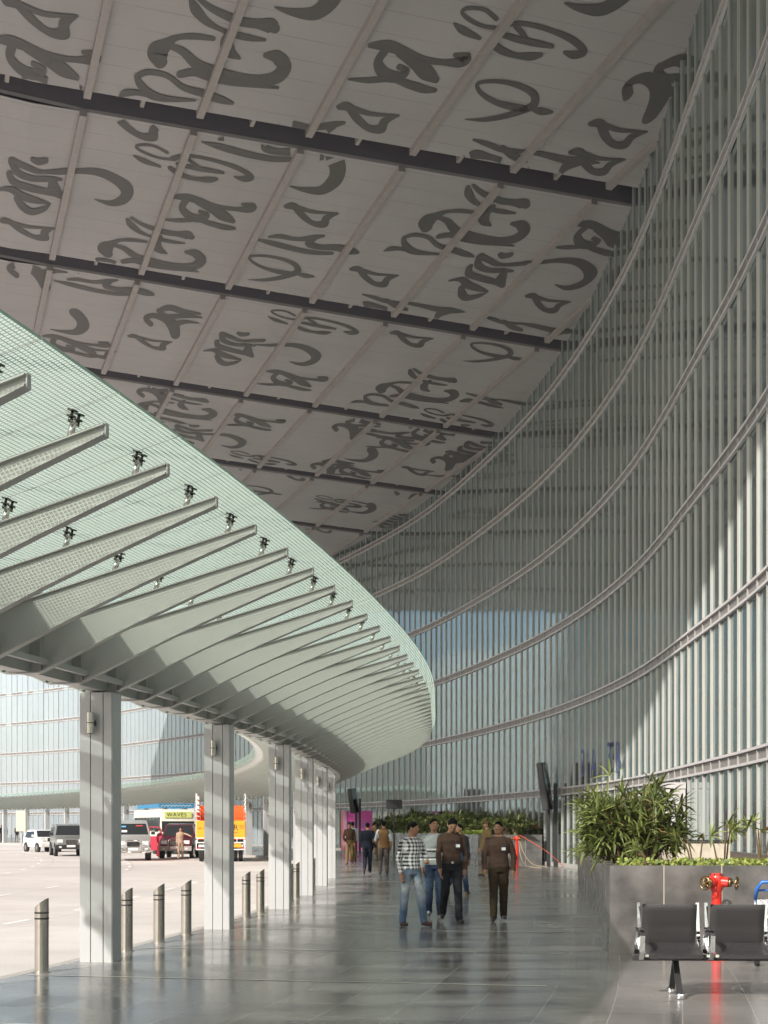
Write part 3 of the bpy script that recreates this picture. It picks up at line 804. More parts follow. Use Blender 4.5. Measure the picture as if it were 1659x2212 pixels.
inner2 = [at(sa2 + (sb2 - sa2) * i / 14, .3).xy for i in range(15)]
prism_planter('granite_planter', 'far grey planter wall under the dark hedge behind the walking men', outer2 + inner2[::-1], 1.30)

# ------------------------------------------------------------------ leaves
def leaf_mat(name, c0, c1, rough=.45):
    m, t, b = new_mat(name); g_ = t.nodes.new('ShaderNodeNewGeometry')
    c = mixc(t, g_.outputs['Random Per Island'], c0, c1)
    t.links.new(c, b.inputs['Base Color']); b.inputs['Roughness'].default_value = rough
    tr_ = t.nodes.new('ShaderNodeBsdfTranslucent'); t.links.new(c, tr_.inputs[0])
    mx_ = t.nodes.new('ShaderNodeMixShader'); mx_.inputs[0].default_value = .25
    o_ = t.nodes['Material Output']; t.links.new(b.outputs[0], mx_.inputs[1]); t.links.new(tr_.outputs[0], mx_.inputs[2]); t.links.new(mx_.outputs[0], o_.inputs[0])
    return m
M['palm'] = leaf_mat('palm_leaf', (.07, .105, .025), (.27, .31, .10))
M['palm_dark'] = leaf_mat('palm_leaf_dark', (.03, .06, .014), (.15, .17, .055))
M['dry'] = leaf_mat('dry_leaf', (.38, .19, .08), (.45, .28, .14))
M['cover'] = leaf_mat('cover_leaf', (.07, .14, .02), (.42, .45, .12), .3)
M['cane'] = P('cane', (.13, .09, .05), .8, var=.2, scale=20)
def blade(mb, o, d, L_, wd, droop, rng, m=0, seg=4):
    d = d.normalized(); side = d.cross(Vector((0, 0, 1)))
    if side.length < .1: side = Vector((1, 0, 0))
    side.normalize(); side = Quaternion(d, rng.uniform(-.6, .6)) @ side; p = Vector(o); vs = []
    for i in range(seg + 1):
        f = i / seg; ww = wd * (math.sin(math.pi * min(1, .18 + f * .82)) ** .7) if i < seg else .001
        nrm = side.cross(d).normalized()
        vs += [p - side * ww / 2, p + nrm * (-ww * .12), p + side * ww / 2]
        d = (d + Vector((0, 0, -droop * f))).normalized(); p = p + d * L_ / seg
    fs = []
    for i in range(seg):
        a = i * 3; fs += [(a, a + 1, a + 4, a + 3), (a + 1, a + 2, a + 5, a + 4)]
    mb.add(vs, fs, m)
def fan(mb, o, axis, L_, wd, n, rng, droop=.25, m=0):
    axis = axis.normalized(); u = axis.orthogonal().normalized(); u = Quaternion(axis, rng.uniform(0, 6.28)) @ u
    for i in range(n):
        a = (i / (n - 1) - .5) * R(190) + rng.uniform(-.1, .1)
        d = axis * math.cos(a) + u * math.sin(a) + Vector((rng.uniform(-.15, .15), rng.uniform(-.15, .15), rng.uniform(-.1, .2)))
        blade(mb, o, d, L_ * rng.uniform(.75, 1.1), wd * rng.uniform(.8, 1.2), droop, rng, m)
def palm_clump(rng, rad, ry, hmin, hmax, canes, L_, wd, dense=2, lean=.5, dry=.02):
    lv = MB(); st = MB()
    for c in range(canes):
        a = rng.uniform(0, 6.28); rr = rad * math.sqrt(rng.random()); bx, by = rr * math.cos(a), rr * math.sin(a) * ry
        h = hmin + (hmax - hmin) * rng.random() ** .8
        h *= 1 - .35 * (rr / rad) ** 2
        tx, ty = bx * (1 + lean * rng.uniform(.3, 1)), by * (1 + lean * rng.uniform(.3, 1))
        top = Vector((tx, ty, h)); base = Vector((bx * .6, by * .6, 0)); mid = base.lerp(top, .5) + Vector((0, 0, .05))
        st.tube([base, mid, top], [.014, .012, .008], 5)
        for f in range(dense):
            k = 1 - f * .22 - rng.uniform(0, .08); q = base.lerp(top, k)
            ax = Vector((rng.uniform(-1, 1), rng.uniform(-1, 1), rng.uniform(-.05, .9))) + Vector((tx, ty, 0)) * (1.2 / max(rad, .1))
            e_ = q + ax.normalized() * L_ * .5; st.tube([q, e_], [.005, .003], 4)
            fan(lv, e_, ax, L_, wd, rng.randint(6, 9), rng, .3, 1 if rng.random() < dry else 0)
    return lv, st
rng = random.Random(11)
def plant(name, label, cat, loc, lv, st, mats, group=None, rz=0):
    e = empty(name, loc, rz, label=label, cat=cat, group=group)
    lv.build('leaves', mats, e); st.build('stems', M['cane'], e); return e
lv, st = palm_clump(rng, .56, .8, .25, 1.30, 115, .31, .036, 3, .25)
plant('palm_shrub', 'large bushy lady palm with bright olive blades rising from the near planter corner', 'palm plant', (3.66, 20.6, 1.08), lv, st, [M['palm'], M['dry']])
def small_palm(label, px, py, Y, h, canes, L_=.25):
    u = (px - CX) / F; lv, st = palm_clump(rng, .13, 1, h * .6, h, canes, L_, .045, 1, .8, .05)
    plant('potted_palm' if 0 else 'young_palm', label, 'palm plant', (u * Y, Y, 1.085), lv, st, [M['palm'], M['dry']], group='young palms in the near planter')
small_palm('sparse young palm just right of the big palm clump', 1505, 0, 20.0, .72, 3)
small_palm('sparse young palm with thin canes in front of the cream plinth', 1562, 0, 20.3, .80, 5)
small_palm('rightmost young palm cut by the right edge of the photo', 1645, 0, 19.6, .90, 4)
small_palm('low dark leafy palm at the planter corner in front of the big clump', 1402, 0, 19.0, .30, 5, .2)
# leafy ground cover along the near rim
gc = MB(); rg = random.Random(5)
for i in range(3600):
    x = rg.uniform(3.15, 6.6); y = 18.02 + rg.random() ** 1.6 * 1.1
    if rg.random() < .25: y = rg.uniform(18.05, 21.5)
    h = 1.09 + rg.random() * .13 * (1 if y < 19 else .6)
    if noise.noise(Vector((x * 1.3, y * 1.3, 0))) < -.02: continue
    r_ = rg.uniform(.016, .036); nrm = Vector((rg.uniform(-.8, .8), rg.uniform(-1, .3), rg.uniform(.3, 1))).normalized(); u_ = nrm.orthogonal().normalized(); v_ = nrm.cross(u_)
    c_ = Vector((x, y, h)); gc.add([c_ + u_ * r_ * math.cos(k) + v_ * r_ * .75 * math.sin(k) for k in (0, 1.05, 2.1, 3.14, 4.2, 5.25)], [(0, 1, 2, 3, 4, 5)])
tag(gc.build('ground_cover', M['cover']), kind='stuff')
# far hedge plants
protos = []
for k in range(3):
    lv, st = palm_clump(random.Random(30 + k), .75, 1, .35, 1.05, 34, .42, .085, 2, .4, .012)
    protos.append((lv.mesh('leaves', [M['palm_dark'], M['dry']]), st.mesh('stems', M['cane'])))
hl = ['dark bushy palm at the right end of the far planter', 'palm plant in the far planter just left of the dark sign posts', 'palm plant in the far planter above the far red hydrant', 'spiky palm in the far planter behind the man in brown at right']
idx = 0
ns = 30
for i in range(ns):
    f = i / (ns - 1); s = sa2 + .8 + (sb2 - sa2 - 1.6) * f ** .95
    off = 2.25 if i % 2 else 1.2
    if f < .22 and i % 2: continue
    e = empty('hedge_palm', at(s, off, 1.22), rng.uniform(0, 6), label=hl[idx] if idx < len(hl) else 'dark green palm massed in the hedge on the far planter', cat='palm plant', group='palms in the far planter')
    ml, ms = protos[i % 3]; inst('leaves', ml, e); inst('stems', ms, e)
    e.scale = (1, 1, rng.uniform(.8, 1.1) * (.72 if f < .25 else .92)); idx += 1
gc = MB()
for i in range(1800):
    s = rg.uniform(sa2 + .2, sb2 - .2); p = at(s, rg.uniform(2.5, 2.9), 1.26 + rg.random() * .2); r_ = rg.uniform(.04, .09)
    nrm = Vector((rg.uniform(-1, 1), rg.uniform(-1, .3), rg.uniform(.2, 1))).normalized(); u_ = nrm.orthogonal().normalized(); v_ = nrm.cross(u_)
    gc.add([p + u_ * r_ * math.cos(k) + v_ * r_ * .6 * math.sin(k) for k in (0, 1.05, 2.1, 3.14, 4.2, 5.25)], [(0, 1, 2, 3, 4, 5)])
tag(gc.build('ground_cover', leaf_mat('lime_leaf', (.08, .15, .02), (.25, .30, .05))), kind='stuff')

# cream plinth with a dark cap behind the young palms
e = empty('vent_plinth', (5.25, 23.6, 1.0), label='low cream concrete plinth with a dark metal cap behind the young palms', cat='plinth')
MB().bbox((.05, 0, .16), (1.05, .5, .44), .01).build('plinth_body', M['concrete'], e)
mb = MB(); mb.bbox((.06, 0, .405), (1.18, .58, .03), .006); mb.build('cap', M['dark_metal'], e)
# gate portal on the terminal wall
sp = s_at_y(36.2); B = basis(sp)
mb = MB(); pz = at(sp, 0)
for (cx, cy, cz, dx, dy, dz) in ((0, .30, 2.70, 1.0, .52, .16), (.44, .30, 1.30, .09, .50, 2.60), (-.44, .30, 1.30, .09, .50, 2.60)):
    mb.box(pz + B @ Vector((cx, cy, cz)), (dx, dy, dz), mat=B)
mb.build('entrance_portal', M['rail'], term)
mb = MB(); mb.box(pz + B @ Vector((0, .18, 1.30)), (.78, .04, 2.59), mat=B); mb.build('door_leaf', M['pane'], term)

# ------------------------------------------------------------------ waiting bench
bn = empty('waiting_bench', (2.45, 13.55, 0), R(-2), label='black padded airport bench with chrome arms in front of the near planter', cat='bench', )
pitch = .665
mb = MB(); mb.bbox((2.2 * pitch, -.02, .375), (4.5 * pitch, .09, .06), .008); mb.build('beam', M['dark_metal'], bn)
def pad(w_, l_, t_, tilt, cx, cy, cz, name):
    bm = bmesh.new(); bmesh.ops.create_grid(bm, x_segments=14, y_segments=14, size=.5)
    top = [v.co.copy() for v in bm.verts]; bm.free()
    mb = MB(); N = 15; mt = Matrix.Rotation(tilt, 3, 'X')
    def P_(i, j, sgn):
        x = i / (N - 1) - .5; y = j / (N - 1) - .5
        ex = 1 - abs(2 * x) ** 6; ey = 1 - abs(2 * y) ** 6
        z = sgn * t_ / 2 * (max(ex, 0) * max(ey, 0)) ** .35
        if sgn > 0: z -= .006 * math.exp(-((y - .02) / .03) ** 2)
        c_ = Vector((x * w_, y * l_ , z + .06 * (y + .5) ** 2 * (1 if name == 'seat' else .5)))
        return mt @ c_ + Vector((cx, cy, cz))
    for sgn in (1, -1):
        vs = [P_(i, j, sgn) for j in range(N) for i in range(N)]
        mb.add(vs, [((j * N + i), (j * N + i + 1), ((j + 1) * N + i + 1), ((j + 1) * N + i)) if sgn > 0 else ((j * N + i), ((j + 1) * N + i), ((j + 1) * N + i + 1), (j * N + i + 1)) for j in range(N - 1) for i in range(N - 1)])
    return smooth_angle(mb.build(name, M['leather'], bn), 50)
for i in range(4):
    cx = .075 + .285 + i * pitch
    pad(.535, .46, .06, R(6), cx, -.08, .415, 'seat')
    pad(.535, .45, .05, R(101 - 2), cx, .20, .665, 'backrest').rotation_euler = (0, 0, 0)
    for sx in (-.29, .29):   # chrome side frames: back upright sweeping into the seat
        mb = MB(); pts = [(cx + sx, .265, .885), (cx + sx, .245, .75), (cx + sx, .215, .58), (cx + sx, .18, .46), (cx + sx, .08, .405), (cx + sx, -.14, .40), (cx + sx, -.30, .415)]
        for a_, b_ in zip(pts, pts[1:]):
            a_, b_ = Vector(a_), Vector(b_); d_ = b_ - a_; q_ = d_.to_track_quat('Y', 'Z').to_matrix()
            mb.box((a_ + b_) / 2, (.032, d_.length + .012, .026), mat=q_)
        mb.build('side_frame', M['chrome'], bn)
for i in range(5):
    x = .04 + i * pitch - .012
    mb = MB(); pts = [(x, .10, .40), (x, .06, .56), (x, -.02, .63), (x, -.22, .645), (x, -.30, .60), (x, -.27, .45), (x, -.2, .38)]
    for a_, b_ in zip(pts, pts[1:]):
        a_, b_ = Vector(a_), Vector(b_); d_ = b_ - a_; q_ = d_.to_track_quat('Y', 'Z').to_matrix()
        mb.box((a_ + b_) / 2, (.045, d_.length + .016, .016), mat=q_)
    ar = mb.build('armrest', M['chrome'], bn)
    MB().bbox((x, -.12, .658), (.052, .26, .022), .008).build('arm_pad', M['black'], ar)
for x in (.36 + .03, 3 * pitch + .33):
    mb = MB(); cdir = [Vector((x, -.0, .345)), Vector((x, -.06, .2)), Vector((x, -.20, .06)), Vector((x, -.30, .045))]
    for (a_, b_) in (((x, 0, .345), (x, -.26, .04)), ((x, 0, .345), (x, .22, .04))):
        a_, b_ = Vector(a_), Vector(b_); d_ = b_ - a_; q_ = d_.to_track_quat('Y', 'Z').to_matrix(); mb.box((a_ + b_) / 2, (.055, d_.length, .03), mat=q_)
    lg = mb.build('leg', M['dark_metal'], bn)
    for yy in (-.27, .23): MB().bbox((x, yy, .03), (.075, .11, .058), .02).build('foot', M['chrome'], lg)

# ------------------------------------------------------------------ fire hydrants
def hydrant(loc, rz, label, ht=1.0):
    e = empty('fire_hydrant', loc, rz, label=label, cat='fire hydrant', group='red fire hydrants')
    mb = MB(); mb.tube([(0, 0, 0), (0, 0, .02)], .13, 18); mb.tube([(0, 0, .02), (0, 0, ht - .16)], .062, 18)
    mb.tube([(0, 0, ht - .2), (0, 0, ht - .15), (0, 0, ht - .03), (0, 0, ht + .02)], [.066, .09, .095, .06], 18)
    for a in (-55, 55, 180):
        d = Vector((math.sin(R(a)), -math.cos(R(a)), -.08)); c0 = Vector((0, 0, ht - .08))
        mb.tube([c0, c0 + d * .15], [.07, .062], 14)
    o = mb.build('standpipe', M['red_paint'], e); smooth_angle(o, 40)
    for a in (-55, 55, 180):
        d = Vector((math.sin(R(a)), -math.cos(R(a)), -.08)); c0 = Vector((0, 0, ht - .08)) + d * .15
        mb = MB(); mb.tube([c0, c0 + d * .035], .055, 14); mb.tube([c0 + d * .035, c0 + d * .12], .012, 8)
        mb.ring(c0 + d * .1, d, .075, .011, 22, 6)
        u_ = d.normalized().orthogonal().normalized(); v_ = d.normalized().cross(u_)
        for k in range(5):
            q_ = u_ * math.cos(k * 1.2566) + v_ * math.sin(k * 1.2566); mb.tube([c0 + d * .1, c0 + d * .1 + q_ * .075], .007, 6)
        mb.build('valve_wheel', M['brass'], e, True)
    mb = MB()
    for k in range(6): mb.tube([(.075 * math.cos(k), .075 * math.sin(k), ht - .01), (.075 * math.cos(k), .075 * math.sin(k), ht + .012)], .012, 6)
    mb.build('bolts', M['dark_metal'], e); return e
hydrant((4.12, 17.2, 0), R(8), 'red three-way fire hydrant with brass wheels behind the bench', 1.05)
hydrant(((1117 - CX) / F * 55.5, 55.5, 0), R(-20), 'far red fire hydrant with hoses trailing to the right', 1.25)
def rope(label, pts, mat, nm='hose', r_=.02):
    cpts = catmull([tuple(p) for p in pts], 8); mb = MB(); o = Vector(pts[0])
    mb.tube([Vector(p) - o for p in cpts], r_, 6); q = mb.build(nm, mat); q.location = o; smooth_angle(q, 60)
    tag(q, label, nm, 'lines hanging from the far hydrant'); return q
hx, hy = (1117 - CX) / F * 55.5, 55.5
rope('red hose sloping from the far hydrant down to the sign posts', [(hx + .1, hy, 1.3), (hx + .7, hy - .1, .95), (hx + 1.3, hy - .1, .55), (hx + 1.9, hy, .06), (hx + 2.5, hy, .03)], M['red_rope'], 'hose', .013)
rope('tan rope drooping from the far hydrant to the floor', [(hx + .06, hy - .05, 1.2), (hx + .25, hy - .15, .6), (hx + .6, hy - .2, .15), (hx + 1.2, hy - .2, .03)], M['rope'], 'rope', .014)
rope('second tan rope curving lower beside the far hydrant', [(hx + .05, hy - .06, 1.15), (hx + .12, hy - .18, .5), (hx + .35, hy - .3, .08), (hx + .9, hy - .4, .02)], M['rope'], 'rope', .014)

# ------------------------------------------------------------------ information displays on posts
def display(px, Y, h, w_, zc, tilt, label, postdx):
    x = (px - CX) / F * Y
    e = empty('information_display', (x, Y, 0), label=label, cat='display sign', group='black displays on posts')
    for dx in postdx:
        MB().bbox((dx, .1, 1.72 * zc / 3.3), (.15, .15, 3.44 * zc / 3.3), .01).build('post', M['dark_metal'], e)
    mt = Matrix.Rotation(R(tilt), 3, 'Y') @ Matrix.Rotation(R(72), 3, 'Z')
    c_ = Vector((0, -.12, zc)); mb = MB(); mb.bbox(c_, (w_, .24, h), .03, mat=mt); bx_ = mb.build('housing', M['dark_metal'], e)
    mb = MB(); mb.bbox(c_ + mt @ Vector((0, -.128, 0)), (w_ * .9, .02, h * .93), .004, mat=mt); mb.build('screen', M['carglass'], bx_)
    mb = MB(); mb.bbox(c_ + mt @ Vector((0, .15, 0)), (w_ * .3, .12, h * .5), .03, mat=mt); mb.build('bracket', M['black'], bx_)
    return e
display(1176, 56.5, 1.95, 1.1, 3.27, -8, 'black leaning display on two tall posts beside the gate numbers', (.18, .46))
display(763, 84.5, 1.5, 1.0, 3.2, -8, 'smaller black leaning display behind the pink board', (.18, .4))
e = empty('small_screen', ((851 - CX) / F * 74, 74, 0), label='small dark screen box poking above the far hedge', cat='screen')
MB().bbox((0, 0, 1.4), (.1, .1, 2.8), .01).build('post', M['dark_metal'], e)
MB().bbox((0, -.1, 2.82), (.85, .2, .48), .03).build('housing', M['black'], e)
# pink exhibition board
m, t, b = new_mat('pink_board'); tc = t.nodes.new('ShaderNodeTexCoord')
n_ = nz(t, tc.outputs['Object'], .7, 1, .3, .7, 0, 1)
t.links.new(mixc(t, n_, (.85, .08, .46), (.70, .24, .66)), b.inputs['Base Color']); b.inputs['Roughness'].default_value = .25
Yb = 85.5; xl, xr = (742 - CX) / F * Yb, (804 - CX) / F * Yb
e = empty('exhibition_board', (xl, Yb, 0), label='bright pink and magenta exhibition board with a red side on the walkway', cat='board')
MB().bbox(((xr - xl) / 2, 0, 1.36), (xr - xl, .12, 2.5), .01).build('front_panel', m, e)
mb = MB(); mb.box((-.04, .9, 1.36), (.06, 1.9, 2.5), mat=Matrix.Rotation(R(8), 3, 'Z')); mb.build('side_panel', M['red_paint'], e)
mb = MB(); mb.bbox((.12, -.09, 1.36), (.22, .06, 2.5), .02); mb.build('edge_column', P('pale_pink', (.62, .30, .5), .3), e)
for xx in (.15, xr - xl - .15): MB().bbox((xx, 0, .055), (.08, .4, .11), .01).build('foot', M['dark_metal'], e)

# ------------------------------------------------------------------ luggage trolley
tr = empty('luggage_trolley', (4.36, 16.3, 0), R(4), label='chrome luggage trolley with a blue handle at the right edge', cat='luggage trolley')
blue = P('blue_plastic', (.02, .13, .48), .35)
mb = MB(); mb.tube([(0, 0, .80), (0, -.06, .92), (.04, -.1, 1.0), (.5, -.1, 1.0), (.54, -.06, .92), (.54, 0, .80)], .022, 10); mb.tube([(0, -.02, .9), (.54, -.02, .9)], .014, 8)
mb.tube([(.27, -.02, .9), (.27, -.1, 1.0)], .012, 8); mb.build('handle', blue, tr, True)
mb = MB()
for x in (0, .54): mb.tube([(x, 0, .82), (x, .03, .5), (x, .12, .16), (x, .75, .13)], .018, 8)
for z in (.16, .3): mb.tube([(0, .05, z + .3), (.54, .05, z + .3)], .012, 8)
for k in range(7): mb.tube([(.045 + k * .075, .02, .8), (.045 + k * .075, .14, .16), (.045 + k * .075, .75, .13)], .006, 6)
mb.build('frame', M['chrome'], tr, True)
MB().bbox((.27, -.03, .68), (.52, .02, .22), .008).build('sign_plate', M['white'], tr)
mb = MB()
for (y_, z_) in ((-.05, .62), (-.22, .62), (-.22, .78), (-.05, .78)): pass
mb.tube([(.03, -.02, .62), (.03, -.24, .62), (.51, -.24, .62), (.51, -.02, .62)], .008, 6); mb.tube([(.03, -.02, .8), (.03, -.24, .8), (.51, -.24, .8), (.51, -.02, .8)], .008, 6)
for k in range(6): mb.tube([(.06 + .084 * k, -.24, .8), (.06 + .084 * k, -.24, .62), (.06 + .084 * k, -.02, .62)], .005, 5)
mb.build('basket', M['chrome'], tr, True)
for (x, y) in ((.05, .1), (.49, .1), (.27, .72)):
    mb = MB(); mb.tube([(x - .015, y, .065), (x + .015, y, .065)], .065, 16); mb.build('wheel', M['rubber'], tr)

# cream cabinet on a post by the far kerb
p_ = Vector(((46 - CX) / F * 128, 128)); 
e = empty('sign_cabinet', (p_.x, p_.y, ZR), label='cream box sign on a post by the far canopy at left', cat='sign')
MB().bbox((0, 0, 1.0), (.12, .12, 2.0), .01).build('post', M['steel_paint'], e)
MB().bbox((0, -.05, 2.25), (.9, .3, 1.9), .03).build('cabinet', P('cabinet_cream', (.62, .55, .42), .5), e)

# ------------------------------------------------------------------ vehicles (x forward, y left)
def vehicle(name, label, cat, loc, heading, prof_, W_, taper, belt, paint, glass_f, spec):
    rz = math.atan2(heading[1], heading[0]); e = empty(name, loc, rz, label=label, cat=cat)
    def hw(x, z):
        k = max(0, (z - belt) / (max(p[1] for p in prof_) - belt)); w0 = W_ / 2
        xf = max(p[0] for p in prof_); nose = max(0, (abs(x) - (xf - .35)) / .35); return w0 - taper * k - .09 * nose ** 2
    n = len(prof_); mb = MB(); vs = []
    for sy in (1, -1):
        for (x, z) in prof_: vs.append(Vector((x, sy * hw(x, z), z)))
    mb.add(vs, [tuple(range(n - 1, -1, -1)), tuple(n + i for i in range(n))] + [(i, (i + 1) % n, n + (i + 1) % n, n + i) for i in range(n)])
    bm = bmesh.new(); me_ = mb.mesh('body', paint); bm.from_mesh(me_)
    bmesh.ops.recalc_face_normals(bm, faces=bm.faces)
    bmesh.ops.triangulate(bm, faces=[f for f in bm.faces if len(f.verts) > 4])
    es = [ed for ed in bm.edges if ed.calc_face_angle(0) > R(14)]
    bmesh.ops.bevel(bm, geom=es, offset=.045, segments=3, affect='EDGES', profile=.5, clamp_overlap=True)
    for f in bm.faces: f.smooth = True
    for ed in bm.edges:
        if len(ed.link_faces) == 2: ed.smooth = ed.calc_face_angle(0) < R(40)
    bm.to_mesh(me_); bm.free(); body = inst('body', me_, e)
    # windscreen
    (x0, z0), (x1, z1) = glass_f
    def quad_on(nm, a, b_, m_, mat, par, th=.012, inset=.10):
        (xa, za), (xb, zb) = a, b_; ya, yb = hw(xa, za) - inset, hw(xb, zb) - inset
        nrm = Vector((zb - za, 0, -(xb - xa)));
        if nrm.x * m_ < 0: nrm = -nrm
        nrm.normalize(); o1 = nrm * th; base = [Vector((xa, -ya, za)), Vector((xa, ya, za)), Vector((xb, yb, zb)), Vector((xb, -yb, zb))]
        q = MB(); q.hexa([v - nrm * .03 for v in base] + [v + o1 for v in base]); return q.build(nm, mat, par)
    quad_on('windscreen', (x0, z0), (x1, z1), 1, M['carglass'], e)
    for (xa, xb, zb_, zt_) in spec.get('side_glass', []):
        for sy in (1, -1):
            q = MB(); ya, yb = hw(xa, zb_), hw(xa, zt_)
            xs = (xa, xb); sh = spec.get('shear', 0)
            base = [Vector((xa, sy * (ya + .006), zb_)), Vector((xb, sy * (ya + .006), zb_)), Vector((xb - (sh if xb == max(g_[1] for g_ in spec['side_glass']) else 0), sy * (yb + .006), zt_)), Vector((xa, sy * (yb + .006), zt_))]
            q.hexa([v - Vector((0, sy * .03, 0)) for v in base] + base); q.build('side_window', M['carglass'], e)
    for (cx, cz, r_) in spec['wheels']:
        for sy in (1, -1):
            q = MB(); y_ = sy * (W_ / 2 - .10); q.tube([(cx, y_ - .105, cz), (cx, y_ - .095, cz), (cx, y_ + .095, cz), (cx, y_ + .105, cz)], [r_ - .03, r_, r_, r_ - .03], 24)
            wh = q.build('wheel', M['rubber'], e); smooth_angle(wh, 30)
            q = MB(); q.tube([(cx, y_ + sy * .10, cz), (cx, y_ + sy * .112, cz)], r_ * .62, 18); q.build('rim', M['stainless'], wh)
            q = MB(); q.tube([(cx, sy * (W_ / 2 - .06), cz), (cx, sy * (W_ / 2 + .004), cz)], r_ + .07, 24); q.build('wheel_arch', M['black'], body)
    xf = max(p[0] for p in prof_)
    for nm, (y, z, dy, dz, dx, mat_, xo) in spec['front']:
        ys = (y, -y) if y else (0,)
        for yy in ys: MB().bbox((xf + xo, yy, z), (dx, dy, dz), .015).build(nm, mat_, e)
    for sy in (1, -1):
        MB().bbox((x0 - .15, sy * (W_ / 2 + .13), z0 + .08), (.10, .2, .17), .03).build('mirror', spec.get('mirror', M['black']), e)
    return e
def paint(nm, c, rough=.3, metal=.3): return P(nm, c, rough, metal=metal, coat=.5)
suv_prof = [(-2.15, .42), (-2.2, .62), (-2.2, 1.0), (-2.12, 1.25), (-2.02, 1.82), (-1.85, 1.90), (-.3, 1.93), (.35, 1.88), (.52, 1.82), (1.08, 1.22), (1.2, 1.16), (2.02, 1.04), (2.15, .94), (2.2, .7), (2.16, .42)]
sg_ = [(-1.85, -1.1, 1.22, 1.72), (-1.0, -.28, 1.22, 1.74), (-.2, .72, 1.22, 1.72)]
grey = paint('grey_green_paint', (.24, .25, .235)); silver = paint('silver_paint', (.42, .43, .42)); maroon = paint('maroon_paint', (.10, .012, .022)); whitep = paint('white_car_paint', (.78, .78, .76), .3, 0)
def front(grille, bump_, bumpw, plw=.5):
    return [('grille', (0, .86, .62, .24, .03, grille, .01)), ('headlight', (.62, .90, .32, .20, .04, M['lamp'], -.005)), ('bumper', (0, .56, bumpw, .26, .16, bump_, .0)), ('number_plate', (0, .60, plw, .12, .02, M['plate'], .09)),
            ('fog_lamp', (.62, .55, .14, .10, .02, M['lamp'], .08)), ('grille_bar', (0, .74, .55, .015, .02, M['stainless'], .03))]
def slats(e, xf, z0, z1, n, w_, mat_):
    mb = MB()
    for k in range(n): mb.box((xf + .035, -w_ / 2 + w_ * (k + .5) / n, (z0 + z1) / 2), (.02, .02, z1 - z0))
    mb.build('grille_slats', mat_, e)
Y_ = 82; e = vehicle('parked_suv', 'grey green sport utility car with dark bumper facing the camera left of the nearest column', 'car', ((137 - CX) / F * 83, 84, ZR), (.32, -.95), suv_prof, 1.80, .20, 1.2, grey, ((1.06, 1.24), (.54, 1.80)),
        dict(side_glass=sg_, shear=.42, wheels=((1.38, .37, .37), (-1.35, .37, .37)), front=front(M['black'], M['black'], 1.76), mirror=M['black']))
slats(e, 2.2, .76, .98, 7, .58, M['stainless'])
van_prof = [(-2.2, .40), (-2.25, .6), (-2.25, 1.05), (-2.2, 1.3), (-2.12, 1.95), (-1.95, 2.04), (-.6, 2.10), (.4, 2.02), (.6, 1.93), (1.15, 1.32), (1.28, 1.25), (2.0, 1.06), (2.14, .95), (2.18, .7), (2.14, .40)]
e = vehicle('parked_van', 'silver people carrier with chrome bull bar facing the camera just right of the nearest column', 'car', ((274 - CX) / F * 71.5, 73, ZR), (.20, -.98), van_prof, 1.84, .17, 1.28, silver, ((1.13, 1.34), (.62, 1.90)),
        dict(side_glass=[(-1.9, -1.05, 1.3, 1.85), (-.95, -.1, 1.3, 1.87), (0, .85, 1.3, 1.85)], shear=.45, wheels=((1.38, .36, .36), (-1.4, .36, .36)), front=front(M['black'], silver, 1.8), mirror=M['black']))
mb = MB()
for sy in (1, -1): mb.tube([(2.34, sy * .42, .42), (2.36, sy * .42, .98), (2.30, sy * .25, 1.04), (2.30, 0, 1.04)], .028, 8); mb.tube([(2.34, sy * .42, .62), (2.34, sy * .85, .62), (2.30, sy * .88, .45), (2.34, sy * .42, .42)], .024, 8)
mb.tube([(2.35, -.42, .45), (2.35, .42, .45)], .028, 8); mb.build('bull_bar', M['stainless'], e, True)
mb = MB(); mb.box((1.02, -.35, 1.78 - .30), (.01, .22, .10), mat=Matrix.Rotation(R(-47), 3, 'Y')); 
for (nm, y, z, c, dy, dz) in (('red_sticker', .35, 1.80, (.6, .05, .05), .34, .06), ('blue_sticker', -.45, 1.76, (.1, .35, .6), .22, .10), ('paper_pass', -.42, 1.52, (.7, .7, .7), .28, .14)):
    xq = 1.13 - (z - 1.34) / .56 * .51 + .03; MB().box((xq, y, z), (.004, dy, dz), mat=Matrix.Rotation(R(-42), 3, 'Y')).build(nm, P(nm, c, .6), e)
e2 = vehicle('parked_suv', 'maroon sport utility car with its red door open facing the camera', 'car', ((381 - CX) / F * 76.5, 78, ZR), (.02, -1), suv_prof, 1.82, .20, 1.2, maroon, ((1.06, 1.24), (.54, 1.80)),
        dict(side_glass=sg_, shear=.42, wheels=((1.38, .38, .38), (-1.35, .38, .38)), front=front(M['black'], P('two_tone_bumper', (.35, .34, .32), .4), 1.80), mirror=maroon))
slats(e2, 2.2, .76, .98, 7, .58, M['stainless'])
mb = MB()
for sy in (1, -1): mb.tube([(2.34, sy * .36, .45), (2.36, sy * .36, 1.0), (2.30, sy * .22, 1.08), (2.30, 0, 1.08)], .025, 8)
mb.build('bull_bar', M['stainless'], e2, True)
redp = P('red_door_inner', (.42, .02, .05), .4)
dr = MB(); Rz = Matrix.Rotation(R(62), 3, 'Z'); dc = Vector((.55, -.93, 0))
dr.bbox(dc + Rz @ Vector((-.45, -.02, .82)), (.92, .05, .80), .03, mat=Rz); dr.build('open_door', redp, e2)
dr = MB()
for a_, b_ in (((0, .0, 1.2), (-.18, 0, 1.72)), ((-.18, 0, 1.72), (-.85, 0, 1.74)), ((-.85, 0, 1.74), (-.9, 0, 1.2))): dr.tube([dc + Rz @ Vector(a_), dc + Rz @ Vector(b_)], .03, 6)
dr.build('door_window_frame', redp, e2)
